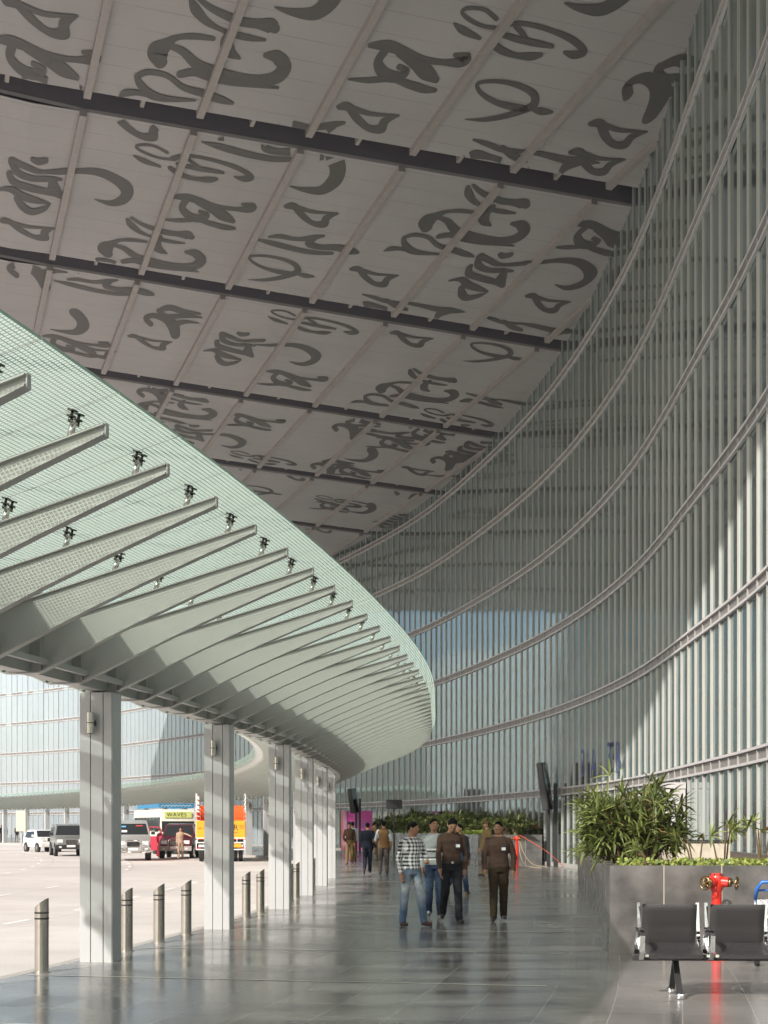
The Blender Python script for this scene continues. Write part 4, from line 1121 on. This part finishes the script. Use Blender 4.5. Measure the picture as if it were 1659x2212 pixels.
MB().bbox(dc + Rz @ Vector((-.45, .02, .85)), (.9, .03, .06), .005, mat=Rz).build('door_trim', M['white'], e2)
# white hatchback far behind
hat = [(-1.75, .35), (-1.82, .6), (-1.8, .95), (-1.6, 1.05), (-1.35, 1.45), (-1.1, 1.52), (.1, 1.54), (.35, 1.48), (1.0, 1.02), (1.15, .97), (1.7, .86), (1.85, .7), (1.86, .35)]
vehicle('parked_hatchback', 'small white hatchback behind the grey green sport utility car', 'car', ((88 - CX) / F * 96, 96.5, ZR), (.55, -.84), hat, 1.65, .2, .98, whitep, ((.98, 1.04), (.37, 1.46)),
        dict(side_glass=[(-1.3, -.5, 1.0, 1.4), (-.42, .55, 1.0, 1.42)], shear=.3, wheels=((1.15, .30, .30), (-1.15, .30, .30)), front=front(M['black'], whitep, 1.6), mirror=whitep))
# bus
bus_p = [(-4.4, .5), (-4.4, 2.75), (-4.25, 2.85), (4.05, 2.85), (4.3, 2.72), (4.45, 1.5), (4.5, .9), (4.45, .5)]
cream = P('bus_cream', (.68, .66, .58), .4, var=.05)
bz = vehicle('parked_bus', 'cream coach with blue roof rack and green destination board behind the maroon car', 'bus', (-14.65, 92.2, ZR), (.36, -.93), bus_p, 2.45, .10, 1.4, cream, ((4.455, 1.42), (4.34, 2.28)),
        dict(side_glass=[(-3.9 + k * 1.05, -3.9 + k * 1.05 + .85, 1.5, 2.35) for k in range(8)], wheels=((2.9, .48, .48), (-2.7, .48, .48)),
             front=[('headlight', (.85, .85, .3, .22, .04, M['lamp'], -.0)), ('bumper', (0, .58, 2.4, .24, .12, M['stainless'], 0)), ('number_plate', (0, .72, .5, .14, .02, M['plate'], .03)), ('grille', (0, 1.02, 1.2, .3, .03, M['black'], -.02))]))
gb = MB(); gb.bbox((4.40, .0, 2.50), (.06, 1.75, .36), .01); gbo = gb.build('destination_board', P('board_green', (.55, .60, .18), .5), bz)
me = text_mesh('WAVES', .36, .003, M['black'], 1.15); o = inst('lettering', me, gbo); o.location = (4.436, -.1, 2.50); o.rotation_euler = (R(90), 0, R(90))
rk = MB()
for sy in (1, -1): rk.tube([(4.0, sy * 1.1, 2.98), (-3.2, sy * 1.1, 2.98)], .03, 6); rk.box((.4, sy * 1.12, 3.08), (7.0, .03, .24))
rk.box((4.0, 0, 3.08), (.03, 2.24, .28)); rko = rk.build('roof_rack', P('rack_blue', (.03, .20, .38), .5), bz)
zg = MB()
for k in range(9):
    y0 = -1.0 + k * .22; zg.tube([(4.03, y0, 3.03), (4.03, y0 + .11, 3.13), (4.03, y0 + .22, 3.03)], .014, 5)
zg.build('rack_ornament', M['white'], rko)
# truck seen from the back (x forward = away from the camera)
tk = empty('goods_truck', ((477 - CX) / F * 69, 69, ZR), R(96), label='orange goods truck with slatted sides seen from behind beside the second column', cat='truck')
orange = P('truck_orange', (.80, .13, .02), .5, var=.08); yel = P('tailgate_yellow', (.85, .36, .02), .45, var=.05)
mb = MB(); mb.bbox((2.6, 0, 1.02), (5.2, 2.3, .16), .02); mb.build('chassis', M['dark_metal'], tk)
mb = MB(); mb.bbox((2.6, 0, 1.16), (5.2, 2.42, .10), .02); mb.build('load_bed', orange, tk)
mb = MB(); mb.bbox((-.03, 0, 1.62), (.06, 2.42, .86), .01); tg = mb.build('tailgate', yel, tk)
def txt(body, size, y, z, mat_, par, x=-.064):
    o = inst('lettering', text_mesh(body, size, .003, mat_, 1.0), par); o.location = (x, y, z); o.rotation_euler = (R(90), 0, R(-90)); return o
txt('R', .40, -.74, 1.70, M['black'], tg)
txt('WB 19\n5536', .10, -1.03, 1.74, M['red_paint'], tg); txt('WB 19', .14, .95, 1.66, M['red_paint'], tg)
mb = MB(); mb.bbox((-.063, -.25, 1.45), (.004, 1.2, .03), .001); mb.build('painted_line', M['red_paint'], tg)
for sy in (1, -1):
    mb = MB()
    for z in (1.30, 1.52, 1.74, 1.96, 2.18, 2.40): mb.box((2.6, sy * 1.19, z), (5.2, .05, .17))
    mb.build('side_boards', orange, tk)
    mb = MB()
    for z in (2.62, 2.86, 3.10, 3.36): mb.box((2.6, sy * 1.19, z), (5.2, .05, .07))
    for k in range(9): mb.box((.06 + k * .64, sy * 1.225, 2.3), (.07, .03, 2.2))
    mb.build('side_rails', M['white'], tk)
mb = MB()
for z in (2.15, 2.32, 2.49): mb.box((5.15, 0, z - .2), (.05, 2.3, .15))
mb.box((5.15, 0, 2.62), (.05, 2.3, .5)); mb.build('headboard', orange, tk)
mb = MB(); mb.bbox((6.1, 0, 1.75), (1.6, 2.3, 1.9), .12); mb.build('cab', orange, tk)
mb = MB()
for sy in (1, -1):
    mb.tube([(-.12, sy * .35, .62), (-.12, sy * 1.2, .62), (-.12, sy * 1.2, 1.08)], .035, 6)
    for y in (.5, .8, 1.15): mb.tube([(-.12, sy * y, .98), (-.12, sy * y, 1.16)], .02, 6)
mb.tube([(-.12, -1.2, 1.18), (-.12, 1.2, 1.18)], .03, 6); mb.tube([(-.12, -1.2, .96), (-.12, 1.2, .96)], .03, 6); mb.build('rear_guard', M['white'], tk)
mb = MB(); mb.bbox((-.02, 0, .80), (.1, 2.2, .12), .01); mb.build('rear_bumper', M['white'], tk)
mb = MB(); mb.bbox((-.09, -.78, .84), (.03, .46, .24), .005); po = mb.build('number_plate', yel, tk)
for sy in (1, -1): MB().bbox((-.09, sy * 1.08, .66), (.05, .16, .12), .01).build('tail_light', M['red_paint'], tk)
for cx in (1.1, 5.9):
    for sy in (1, -1):
        for dd in ((0, .26) if cx < 2 else (0,)):
            q = MB(); y_ = sy * (.98 - dd); q.tube([(cx, y_ - .11, .48), (cx, y_ - .1, .48), (cx, y_ + .1, .48), (cx, y_ + .11, .48)], [.44, .48, .48, .44], 24)
            wh = q.build('wheel', M['rubber'], tk); smooth_angle(wh, 30)
            q = MB(); q.tube([(cx, y_ + sy * .112, .48), (cx, y_ + sy * .118, .48)], .25, 14); q.build('rim', M['steel_paint'], wh)

# ------------------------------------------------------------------ people
def tube_mesh(mb, a, b, ra, rb, n=14):
    a, b = Vector(a), Vector(b); d = (b - a); L_ = d.length; d.normalize(); pts = []; rs = []
    for k in range(5): th = R(90) * (1 - k / 4); pts.append(a - d * ra * math.sin(th)); rs.append(max(.002, ra * math.cos(th)))
    for k in range(1, 5): th = R(90) * k / 4; pts.append(b + d * rb * math.sin(th)); rs.append(max(.002, rb * math.cos(th)))
    pts.insert(5, b); rs.insert(5, rb); mb.tube(pts, rs, n)
def person(loc, rz, H=1.72, shirt=None, trousers=None, shoes=None, hem=.93, legs=((8, 6, .02), (-10, 12, .02)), arms=((6, 8, 14), (-4, 8, 12)), head=(0, 0), hair='short', cap=None,
           vest=None, vox=.014, skin=None, label='', fat=1.0, badge=False, lean=0, skirt=None, sleeve=1.0, group=None, belt=False, zoff=0, hipf=1.0, foot_pitch=(0, 0)):
    S = H / 1.72; skin = skin or M['skin']; shoes = shoes or M['black']
    mats = [skin, shirt, trousers, shoes, vest or shirt, M['hair'], P('eye_white', (.6, .58, .55), .3)]
    segs = []   # (a, b, ra, rb, mat)
    pel = Vector((0, 0, .94)); lv_ = Vector((0, -math.sin(R(lean)), math.cos(R(lean))))
    def sp(t_): return pel + lv_ * (t_ - .94)
    # torso as stacked ellipses
    mb = MB(); rings_ = [(.84, .150, .105), (.92, .168, .118), (1.02, .158, .112), (1.12, .146, .104), (1.24, .162, .112), (1.34, .174, .114), (1.41, .166, .100), (1.455, .12, .08), (1.48, .07, .065)]
    n = 20; vs = []
    for (z, rx, ry) in rings_:
        c = sp(z); rx *= fat if z < 1.4 else 1; ry *= fat if z < 1.4 else 1
        for k in range(n):
            a = 2 * math.pi * k / n; sx = math.copysign(abs(math.cos(a)) ** .85, math.cos(a)); sy = math.copysign(abs(math.sin(a)) ** .85, math.sin(a))
            vs.append(c + Vector((rx * sx, ry * sy - (.012 if 1.2 < z < 1.4 else 0), 0)))
    mb.add(vs, [(j * n + k, j * n + (k + 1) % n, (j + 1) * n + (k + 1) % n, (j + 1) * n + k) for j in range(len(rings_) - 1) for k in range(n)] + [tuple(range(n - 1, -1, -1)), tuple((len(rings_) - 1) * n + k for k in range(n))])
    segs.append((sp(.9), sp(1.4), .15 * fat, .15, 4 if vest else 1)); segs.append((sp(1.36) + Vector((-.13, 0, 0)), sp(1.36) + Vector((.13, 0, 0)), .09, .09, 4 if vest else 1))
    # neck + head
    nk = sp(1.47); hd = R(head[1]); ht = R(head[0])
    hf = Matrix.Rotation(ht, 3, 'Z') @ Matrix.Rotation(hd, 3, 'X')     # turn about z, nod forward
    nt_ = nk + Vector((0, -.02, .038)); tube_mesh(mb, nk - Vector((0, 0, .04)), nt_, .06, .055); segs.append((nk + Vector((0, 0, .012)), nt_, .058, .055, 0)); segs.append((nk + Vector((0, -.06, -.035)), nk + Vector((0, -.05, .0)), .03, .03, 0))
    hc = nt_ + hf @ Vector((0, -.015, .105))
    mb.ball(hc, (.074, .094, .110), n=20, k=14, mat=hf); mb.ball(hc + hf @ Vector((0, -.03, -.055)), (.056, .062, .062), n=14, k=10, mat=hf)
    mb.ball(hc + hf @ Vector((0, -.100, -.015)), (.014, .022, .026), mat=hf); mb.ball(hc + hf @ Vector((0, -.088, .022)), (.05, .012, .010), mat=hf)
    for sx in (-1, 1): mb.ball(hc + hf @ Vector((sx * .080, .008, -.005)), (.010, .020, .032), mat=hf)
    segs.append((hc, hc + hf @ Vector((0, -.03, -.06)), .095, .06, 0))
    low = 9; fingers = []; feet = []
    # legs
    for i, sx in enumerate((-1, 1)):
        p_, kn, out = legs[i]; hip = Vector((sx * .088 * hipf, 0, .90))
        def dv(pt, o_): return Vector((sx * math.sin(R(o_ * 57.3)), -math.sin(R(pt)), -math.cos(R(pt)))).normalized()
        knee = hip + dv(p_, out) * .43; ank = knee + dv(p_ - kn, out) * .41
        t1 = (.092, .072, .060) if fat <= 1.02 else (.10, .078, .064)
        tube_mesh(mb, hip, knee, t1[0], t1[1]); tube_mesh(mb, knee, ank, t1[1], t1[2])
        segs.append((hip, knee, t1[0], t1[1], 2)); segs.append((knee, ank, t1[1], t1[2], 2))
        fp = R(foot_pitch[i]); fd = Vector((sx * .12, -math.cos(fp), -math.sin(fp))).normalized(); heel = ank + Vector((0, .03, -.045)); toe = heel + fd * .20
        tube_mesh(mb, heel, toe, .042, .036); tube_mesh(mb, ank, heel, .045, .042); segs.append((heel, toe, .042, .036, 3)); feet.append(min(heel.z - .042, toe.z - .036))
        segs.append((heel, heel + Vector((0, 0, .02)), .045, .045, 3))
    low = min(feet)
    if skirt:
        vs = []; n2 = 18
        for (z, rx, ry) in ((1.0, .165, .12), (.7, .20, .16), (.3, .22, .2), (.10, .235, .215)):
            for k in range(n2): a = 2 * math.pi * k / n2; vs.append(Vector((rx * math.cos(a), ry * math.sin(a), z)))
        mb.add(vs, [(j * n2 + k, j * n2 + (k + 1) % n2, (j + 1) * n2 + (k + 1) % n2, (j + 1) * n2 + k) for j in range(3) for k in range(n2)] + [tuple(range(n2)), tuple(3 * n2 + k for k in range(n2))])
    # arms
    for i, sx in enumerate((-1, 1)):
        ap, ao, el = arms[i][:3]; sh = sp(1.385) + Vector((sx * .176, 0, 0))
        d1 = Vector((sx * math.sin(R(ao)), -math.sin(R(ap)) * math.cos(R(ao)), -math.cos(R(ap)) * math.cos(R(ao)))); elb = sh + d1 * .29
        inw = arms[i][3] if len(arms[i]) > 3 else 4
        d2 = Vector((-sx * math.sin(R(inw)), -math.sin(R(ap + el)), -math.cos(R(ap + el)))).normalized(); wr = elb + d2 * .25
        r3 = (.056, .046, .038) if fat <= 1.02 else (.066, .054, .044)
        tube_mesh(mb, sh, elb, r3[0], r3[1]); tube_mesh(mb, elb, wr, r3[1], r3[2])
        segs.append((sh, elb, r3[0], r3[1], 1))
        if sleeve >= 1: segs.append((elb, wr - d2 * .03, r3[1], r3[2], 1)); segs.append((wr - d2 * .02, wr, .03, .03, 0))
        else: segs.append((elb + d2 * .03, wr, .045, .036, 0))
        pc = wr + d2 * .06; mb.ball(pc, (.020, .038, .052), n=12, k=8, mat=d2.to_track_quat('Z', 'Y').to_matrix() ); segs.append((wr + d2 * .02, wr + d2 * .12, .036, .03, 0))
        side = Vector((0, 1, 0)) - d2 * d2.y; side = side.normalized() if side.length > .1 else Vector((0, 0, 1)); curl = d2.cross(side) * sx * -1
        for f, (off_, ln) in enumerate(((-.028, .07), (-.010, .078), (.009, .074), (.026, .060))):
            b0 = wr + d2 * .095 + side * -off_; b1 = b0 + d2 * ln * .5 + curl * .008; b2 = b1 + d2 * ln * .38 + curl * .022
            fingers.append(([b0, b1, b2], [.0095, .0088, .007]))
        b0 = wr + d2 * .035 - side * .028; b1 = b0 + d2 * .032 - side * .022; b2 = b1 + d2 * .03 - side * .004; fingers.append(([b0, b1, b2], [.012, .011, .008]))
    tmp = mb.build('tmp', M['skin']); md = tmp.modifiers.new('r', 'REMESH'); md.mode = 'VOXEL'; md.voxel_size = vox
    sm = tmp.modifiers.new('s', 'SMOOTH'); sm.iterations = 3; sm.factor = .5
    dg = bpy.context.evaluated_depsgraph_get(); me = bpy.data.meshes.new_from_object(tmp.evaluated_get(dg)); me.name = 'person'
    bpy.data.objects.remove(tmp)
    me.materials.clear()
    for q in mats: me.materials.append(q)
    def dist(p, a, b, ra, rb):
        ab = b - a; t_ = max(0, min(1, (p - a).dot(ab) / max(ab.length_squared, 1e-9))); return (p - (a + ab * t_)).length - (ra + (rb - ra) * t_)
    for pl in me.polygons:
        c = pl.center; best = min(segs, key=lambda s_: dist(c, s_[0], s_[1], s_[2], s_[3])); mi = best[4]
        if mi in (1, 4) and c.z < hem and abs(c.x) < .2 * fat and (best[0].x + best[1].x) ** 2 < .01: mi = 2
        if mi == 2 and c.z >= hem and c.z < 1.2: mi = 4 if vest else 1
        if mi in (1, 4) and c.z > sp(1.466).z and (c - sp(1.46)).xy.length < .10: mi = 0
        if skirt and c.z < hem and c.z > .1 and mi in (2, 3): mi = 2
        pl.material_index = mi; pl.use_smooth = True
    sd_ = rng.uniform(0, 50)
    mi_of = [0] * len(me.vertices)
    for pl in me.polygons:
        for v in pl.vertices: mi_of[v] = pl.material_index
    for v in me.vertices:
        if mi_of[v.index] in (1, 2, 4):
            q = v.co; nn = noise.noise(Vector((q.x * 9 + sd_, q.y * 9, q.z * 14))) * .010 + noise.noise(Vector((q.x * 22, q.y * 22 + sd_, q.z * 30))) * .005
            v.co = q + v.normal * nn
    # append fingers and face details to the same mesh
    ex = MB()
    for pts, rs in fingers: ex.tube(pts, rs, 7, 0)
    for sx in (-1, 1):
        ec = hc + hf @ Vector((sx * .030, -.085, .005)); ex.ball(ec, (.011, .008, .007), 6, 8, 6, hf); ex.ball(ec + hf @ Vector((0, -.007, 0)), (.005, .003, .005), 5, 6, 4, hf)
        ex.ball(hc + hf @ Vector((sx * .031, -.091, .024)), (.019, .006, .0045), 5, 8, 4, hf)
    ex.ball(hc + hf @ Vector((0, -.090, -.058)), (.022, .007, .006), 0, 10, 4, hf)
    if hair == 'moustache' or cap: ex.ball(hc + hf @ Vector((0, -.094, -.045)), (.024, .008, .006), 5, 10, 4, hf)
    em = ex.mesh('x', mats, True); bm = bmesh.new(); bm.from_mesh(me); bm.from_mesh(em); 
    for v in bm.verts: v.co.z -= low
    bm.transform(Matrix.Scale(S, 4)); bm.to_mesh(me); bm.free()
    o = bpy.data.objects.new('person', me); C.objects.link(o); o.location = (loc[0], loc[1], loc[2] if len(loc) > 2 else zoff); o.rotation_euler = (0, 0, rz)
    tag(o, label, 'person', group)
    T = lambda v: Vector((v.x, v.y, v.z - low)) * S
    # hair
    hb = MB(); N1, N2 = 22, 14; vs = []
    for j in range(N2 + 1):
        th = math.pi * .72 * j / N2
        for k in range(N1):
            a = 2 * math.pi * k / N1; rr = 1 + .04 * noise.noise(Vector((k * 1.7, j * 1.3, sd_)))
            sa_ = math.sin(a); lim_ = .50 + (.17 * sa_ if sa_ > 0 else .20 * sa_ * abs(sa_) ** .5); tt_ = math.pi * lim_ * j / N2 * (1 + .03 * math.sin(k * 2.3))
            q = Vector((.080 * rr * math.sin(tt_) * math.cos(a), .101 * rr * math.sin(tt_) * math.sin(a) + .006, .114 * rr * math.cos(tt_)))
            vs.append(T(hc + hf @ q))
    hb.add(vs, [(j * N1 + k, (j + 1) * N1 + k, (j + 1) * N1 + (k + 1) % N1, j * N1 + (k + 1) % N1) for j in range(N2) for k in range(N1)])
    h_ = hb.build('hair', M['hair'], o, True)
    md = h_.modifiers.new('t', 'SOLIDIFY'); md.thickness = .012; md.offset = -1
    if cap:
        cb = MB(); cb.ball(T(hc + hf @ Vector((0, .0, .06))), (.098 * S, .112 * S, .075 * S), n=18, k=10, mat=hf); cb.ball(T(hc + hf @ Vector((0, -.085, .055))), (.075 * S, .06 * S, .012 * S), n=14, k=6, mat=hf); cb.build('cap', cap, o, True)
    if badge:
        bb = MB(); c_ = T(sp(1.25) + Vector((.085, -.128 * fat, 0))); bb.box(c_, (.075, .006, .10)); bb.build('chest_pocket', P('pocket_blue', (.03, .02, .06), .6), o)
        bb = MB(); bb.box(c_ + Vector((0, -.006, .0)), (.07, .004, .048)); bb.build('id_badge', M['white'], o)
    if belt:
        bb = MB(); c_ = T(Vector((0, 0, hem))); vs = []
        for z in (-.018, .018):
            for k in range(24): a = 2 * math.pi * k / 24; vs.append(c_ + Vector((.176 * fat * S * math.copysign(abs(math.cos(a)) ** .85, math.cos(a)), .128 * fat * S * math.copysign(abs(math.sin(a)) ** .85, math.sin(a)), z)))
        bb.add(vs, [(k, (k + 1) % 24, 24 + (k + 1) % 24, 24 + k) for k in range(24)]); bb.box(c_ + Vector((0, -.13 * fat * S, 0)), (.045, .01, .035), 1); bb.build('belt', [M['black'], M['stainless']], o)
    # collar
    if vox < .02:
        cb = MB(); c_ = T(sp(1.475)); vs = []
        for (z, r_) in ((-.040, .096), (.014, .068)):
            for k in range(18): a = 2 * math.pi * k / 18; vs.append(c_ + Vector((r_ * math.cos(a), r_ * .95 * math.sin(a) - .008, z - .012 * max(0, -math.sin(a)) * 2)))
        cb.add(vs, [(k, (k + 1) % 18, 18 + (k + 1) % 18, 18 + k) for k in range(18) if not (12 <= k <= 14)]); cb.build('collar', M['white'] if vest == 'x' else (mats[1] if mats[1] is not M.get('sweater') else M['white']), o, True)
    return o
# cloth materials
def cloth(nm, c, var=.1): return P(nm, c, .85, var=var, scale=7, bump=.25, bscale=60, spec=.2)
m, t, b = new_mat('checkered_cloth'); tc = t.nodes.new('ShaderNodeTexCoord'); sp_ = t.nodes.new('ShaderNodeSeparateXYZ'); t.links.new(tc.outputs['Object'], sp_.inputs[0])
xa = mth(t, 'ADD', sp_.outputs[0], mth(t, 'MULTIPLY', sp_.outputs[1], .7))
c1_ = mth(t, 'LESS_THAN', mth(t, 'FRACT', mth(t, 'DIVIDE', xa, .062)), .5); c2_ = mth(t, 'LESS_THAN', mth(t, 'FRACT', mth(t, 'DIVIDE', sp_.outputs[2], .062)), .5)
t.links.new(mixc(t, mth(t, 'MULTIPLY', mth(t, 'ADD', c1_, c2_), .5), (.78, .78, .78), (.015, .015, .022)), b.inputs['Base Color']); b.inputs['Roughness'].default_value = .85
M['check'] = m
m, t, b = new_mat('striped_sweater'); tc = t.nodes.new('ShaderNodeTexCoord'); sp_ = t.nodes.new('ShaderNodeSeparateXYZ'); t.links.new(tc.outputs['Object'], sp_.inputs[0])
z_ = sp_.outputs[2]
def bnd(a, b_): return mth(t, 'MULTIPLY', mth(t, 'GREATER_THAN', z_, a), mth(t, 'LESS_THAN', z_, b_))
s1_ = mth(t, 'MAXIMUM', bnd(1.22, 1.25), bnd(1.05, 1.075)); s2_ = mth(t, 'MAXIMUM', bnd(1.19, 1.22), bnd(1.075, 1.10))
t.links.new(mixc(t, s2_, mixc(t, s1_, (.33, .35, .35), (.75, .75, .75)), (.05, .05, .07)), b.inputs['Base Color']); b.inputs['Roughness'].default_value = .9
M['sweater'] = m
def jean(nm, c0, c1, zc):
    m, t, b = new_mat(nm); tc = t.nodes.new('ShaderNodeTexCoord'); sp_ = t.nodes.new('ShaderNodeSeparateXYZ'); t.links.new(tc.outputs['Object'], sp_.inputs[0])
    a = mth(t, 'SUBTRACT', 1.0, mth(t, 'MULTIPLY', mth(t, 'ABSOLUTE', mth(t, 'SUBTRACT', sp_.outputs[2], zc)), 2.8)); a = mth(t, 'MAXIMUM', a, 0)
    fr = mth(t, 'MULTIPLY', a, nz(t, tc.outputs['Object'], 5, 4, .35, .65, .3, 1))
    fr = mth(t, 'MULTIPLY', fr, mth(t, 'LESS_THAN', sp_.outputs[1], .03))
    t.links.new(mixc(t, fr, c0, c1), b.inputs['Base Color']); b.inputs['Roughness'].default_value = .9; return m
M['jean_l'] = jean('washed_denim', (.075, .13, .21), (.52, .56, .58), .62); M['jean_d'] = jean('dark_denim', (.018, .035, .085), (.12, .20, .32), .6)
brown = cloth('brown_shirt', (.075, .045, .034)); charcoal = cloth('charcoal_trouser', (.022, .023, .028)); dkbrown = cloth('dark_brown_trouser', (.040, .028, .016))
khaki = cloth('khaki_cloth', (.15, .10, .045)); navy = cloth('navy_suit', (.012, .016, .028)); tan = cloth('tan_vest', (.20, .115, .05)); uni = cloth('uniform_brown', (.060, .034, .020))
whitec = cloth('pale_shirt', (.50, .55, .62)); greyt = cloth('grey_brown_trouser', (.085, .065, .06)); beige = cloth('beige_cloth', (.36, .27, .20)); redc = cloth('red_cloth', (.20, .015, .025))
shoe_m = P('maroon_shoe', (.06, .025, .028), .6); shoe_w = P('white_trainer', (.55, .54, .52), .6, var=.2, scale=20); dshoe = P('dark_shoe', (.03, .02, .015), .4)
person(((888 - CX) / F * 22.9, 22.9), R(28), 1.70, M['check'], M['jean_l'], shoe_m, hem=.93, legs=((-3, 2, .05), (11, 4, .10)), arms=((-6, 10, 20), (14, 14, 62, 30)), head=(42, 6), label='man in black and white checked shirt and faded jeans, leftmost of the walking men')
person(((937 - CX) / F * 24.9, 24.9), R(4), 1.76, M['sweater'], M['jean_d'], shoe_w, hem=.92, legs=((14, 30, .0), (6, 4, .02)), arms=((-4, 10, 22), (4, 10, 15)), head=(12, -2), foot_pitch=(-12, 0), label='smiling young man in grey striped sweater and dark jeans behind the man looking down')
person(((975 - CX) / F * 23.6, 23.6), R(6), 1.80, brown, charcoal, dshoe, hem=.98, legs=((-8, 26, .02), (12, 3, .02)), arms=((8, 10, 12), (-6, 12, 16)), head=(0, 32), lean=3, belt=True, badge=True, label='man in brown shirt and black trousers looking down, with a chest badge')
person(((1077 - CX) / F * 24.1, 24.1), R(-4), 1.71, brown, dkbrown, dshoe, hem=.95, fat=1.12, legs=((9, 3, .0), (-7, 14, .0)), arms=((8, 15, 14), (-6, 19, 14)), head=(-18, 0), badge=True, label='smiling stout man in brown shirt and brown trousers, rightmost of the walking men')
person(((992 - CX) / F * 33, 33), R(160), 1.72, cloth('dark_blue_shirt', (.03, .04, .07)), M['jean_d'], P('tan_shoe', (.20, .12, .06), .7), legs=((20, 4, .02), (-22, 38, .02)), foot_pitch=(0, 55), head=(150, 0), vox=.02, label='person in dark clothes walking behind the man looking down, one tan shoe raised')
person(((1052 - CX) / F * 46, 46), R(-60), 1.80, khaki, khaki, dshoe, cap=khaki, vox=.024, label='guard in khaki uniform and cap standing behind the stout man in brown', group='uniformed staff on the walkway')
person(((755 - CX) / F * 59.6, 59.6), R(5), 1.80, uni, khaki, dshoe, hem=1.0, legs=((10, 8, .03), (-8, 14, .05)), arms=((4, 14, 30, 20), (-4, 10, 20)), cap=M['black'], vox=.024, badge=False, label='man in dark brown jersey, khaki trousers and beret walking before the pink board')
person(((762 - CX) / F * 63, 63), R(185), 1.83, whitec, khaki, dshoe, vox=.026, label='man in pale shirt half hidden behind the man with the beret')
person(((794 - CX) / F * 47.5, 47.5), R(176), 1.70, navy, navy, dshoe, hem=.80, fat=1.08, legs=((6, 2, -.02), (-10, 26, -.01)), arms=((-4, 18, 10), (0, 8, 20)), foot_pitch=(0, 45), vox=.02, label='man in a dark suit walking away, left of the man in the tan vest')
person(((829 - CX) / F * 47.3, 47.3), R(182), 1.80, whitec, greyt, dshoe, hem=.86, fat=1.10, vest=tan, sleeve=.5, legs=((3, 2, .02), (-4, 6, .04)), arms=((0, 12, 12), (4, 20, 50, 10)), vox=.02, label='man in a tan vest over a pale shirt walking away')
person(((808 - CX) / F * 66, 66), R(120), 1.84, tan, khaki, dshoe, vox=.026, label='person in tan top at the left end of the far hedge')
person(((719 - CX) / F * 93, 93), R(200), 1.68, cloth('maroon_top', (.08, .03, .03)), cloth('sand_skirt', (.25, .17, .10)), dshoe, skirt=True, hem=1.0, vox=.03, label='woman in maroon top and sand coloured skirt left of the pink board')
person(((709 - CX) / F * 92, 92), R(150), 1.72, navy, charcoal, dshoe, vox=.03, label='person in dark clothes beside the woman in the sand skirt')
person(((390 - CX) / F * 73.6, 73.6, ZR), R(8), 1.70, beige, beige, dshoe, hem=.8, arms=((4, 8, 10), (55, 60, 20, -30)), vox=.022, label='man in beige clothes on the road before the maroon car, one arm raised')
person(((346 - CX) / F * 77.6, 77.6, ZR), R(30), 1.60, redc, redc, dshoe, hem=.8, skirt=True, vox=.03, label='person in red standing behind the open red car door')
for (px, YY, lb, cc_) in ((3, 146, 'person in dark clothes at the left edge under the far canopy', navy), (12, 146.5, 'second dark figure next to the left edge under the far canopy', charcoal), (36, 139, 'dark figure standing between two far canopy columns', uni)):
    person(((px - CX) / F * YY, YY), R(40), 1.75, cc_, charcoal, dshoe, vox=.04, label=lb)

# ------------------------------------------------------------------ tree belt across the road (mirrored in the glass)
tb = MB(); rt = random.Random(3)
for i in range(46):
    a = i / 45; cx = -62 - 40 * a * .5 + rt.uniform(-4, 4); cy = -60 + 190 * a; hh = rt.uniform(5, 9)
    if cx > -.2766 * cy * 1.25 - 6 and cy > 0: cx = -.2766 * cy * 1.25 - 14
    for k in range(260):
        d = Vector((rt.gauss(0, 1), rt.gauss(0, 1), rt.gauss(0, 1))).normalized() * rt.random() ** .4
        c_ = Vector((cx + d.x * hh * .55, cy + d.y * hh * .55, hh * .6 + d.z * hh * .4)); n1 = Vector((rt.gauss(0, 1), rt.gauss(0, 1), rt.gauss(0, 1))).normalized(); u_ = n1.orthogonal() * .5; v_ = n1.cross(u_)
        tb.add([c_ - u_ - v_, c_ + u_ - v_, c_ + u_ + v_, c_ - u_ + v_], [(0, 1, 2, 3)])
    tb.tube([(cx, cy, ZR), (cx, cy, hh * .6)], .25, 6)
tag(tb.build('far_wood', M['palm_dark']), kind='stuff')



# ------------------------------------------------------------------ thin winter haze
hm = bpy.data.materials.new('haze'); hm.use_nodes = True; ht_ = hm.node_tree; ht_.nodes.clear()
ho = ht_.nodes.new('ShaderNodeOutputMaterial'); hv = ht_.nodes.new('ShaderNodeVolumePrincipled')
hv.inputs['Color'].default_value = (.86, .90, .95, 1); hv.inputs['Density'].default_value = .0004; hv.inputs['Anisotropy'].default_value = .3
ht_.links.new(hv.outputs[0], ho.inputs['Volume'])
hz = MB(); hz.box((0, 0, 14.5), (1830, 1830, 31.4)); tag(hz.build('haze', hm), kind='stuff')
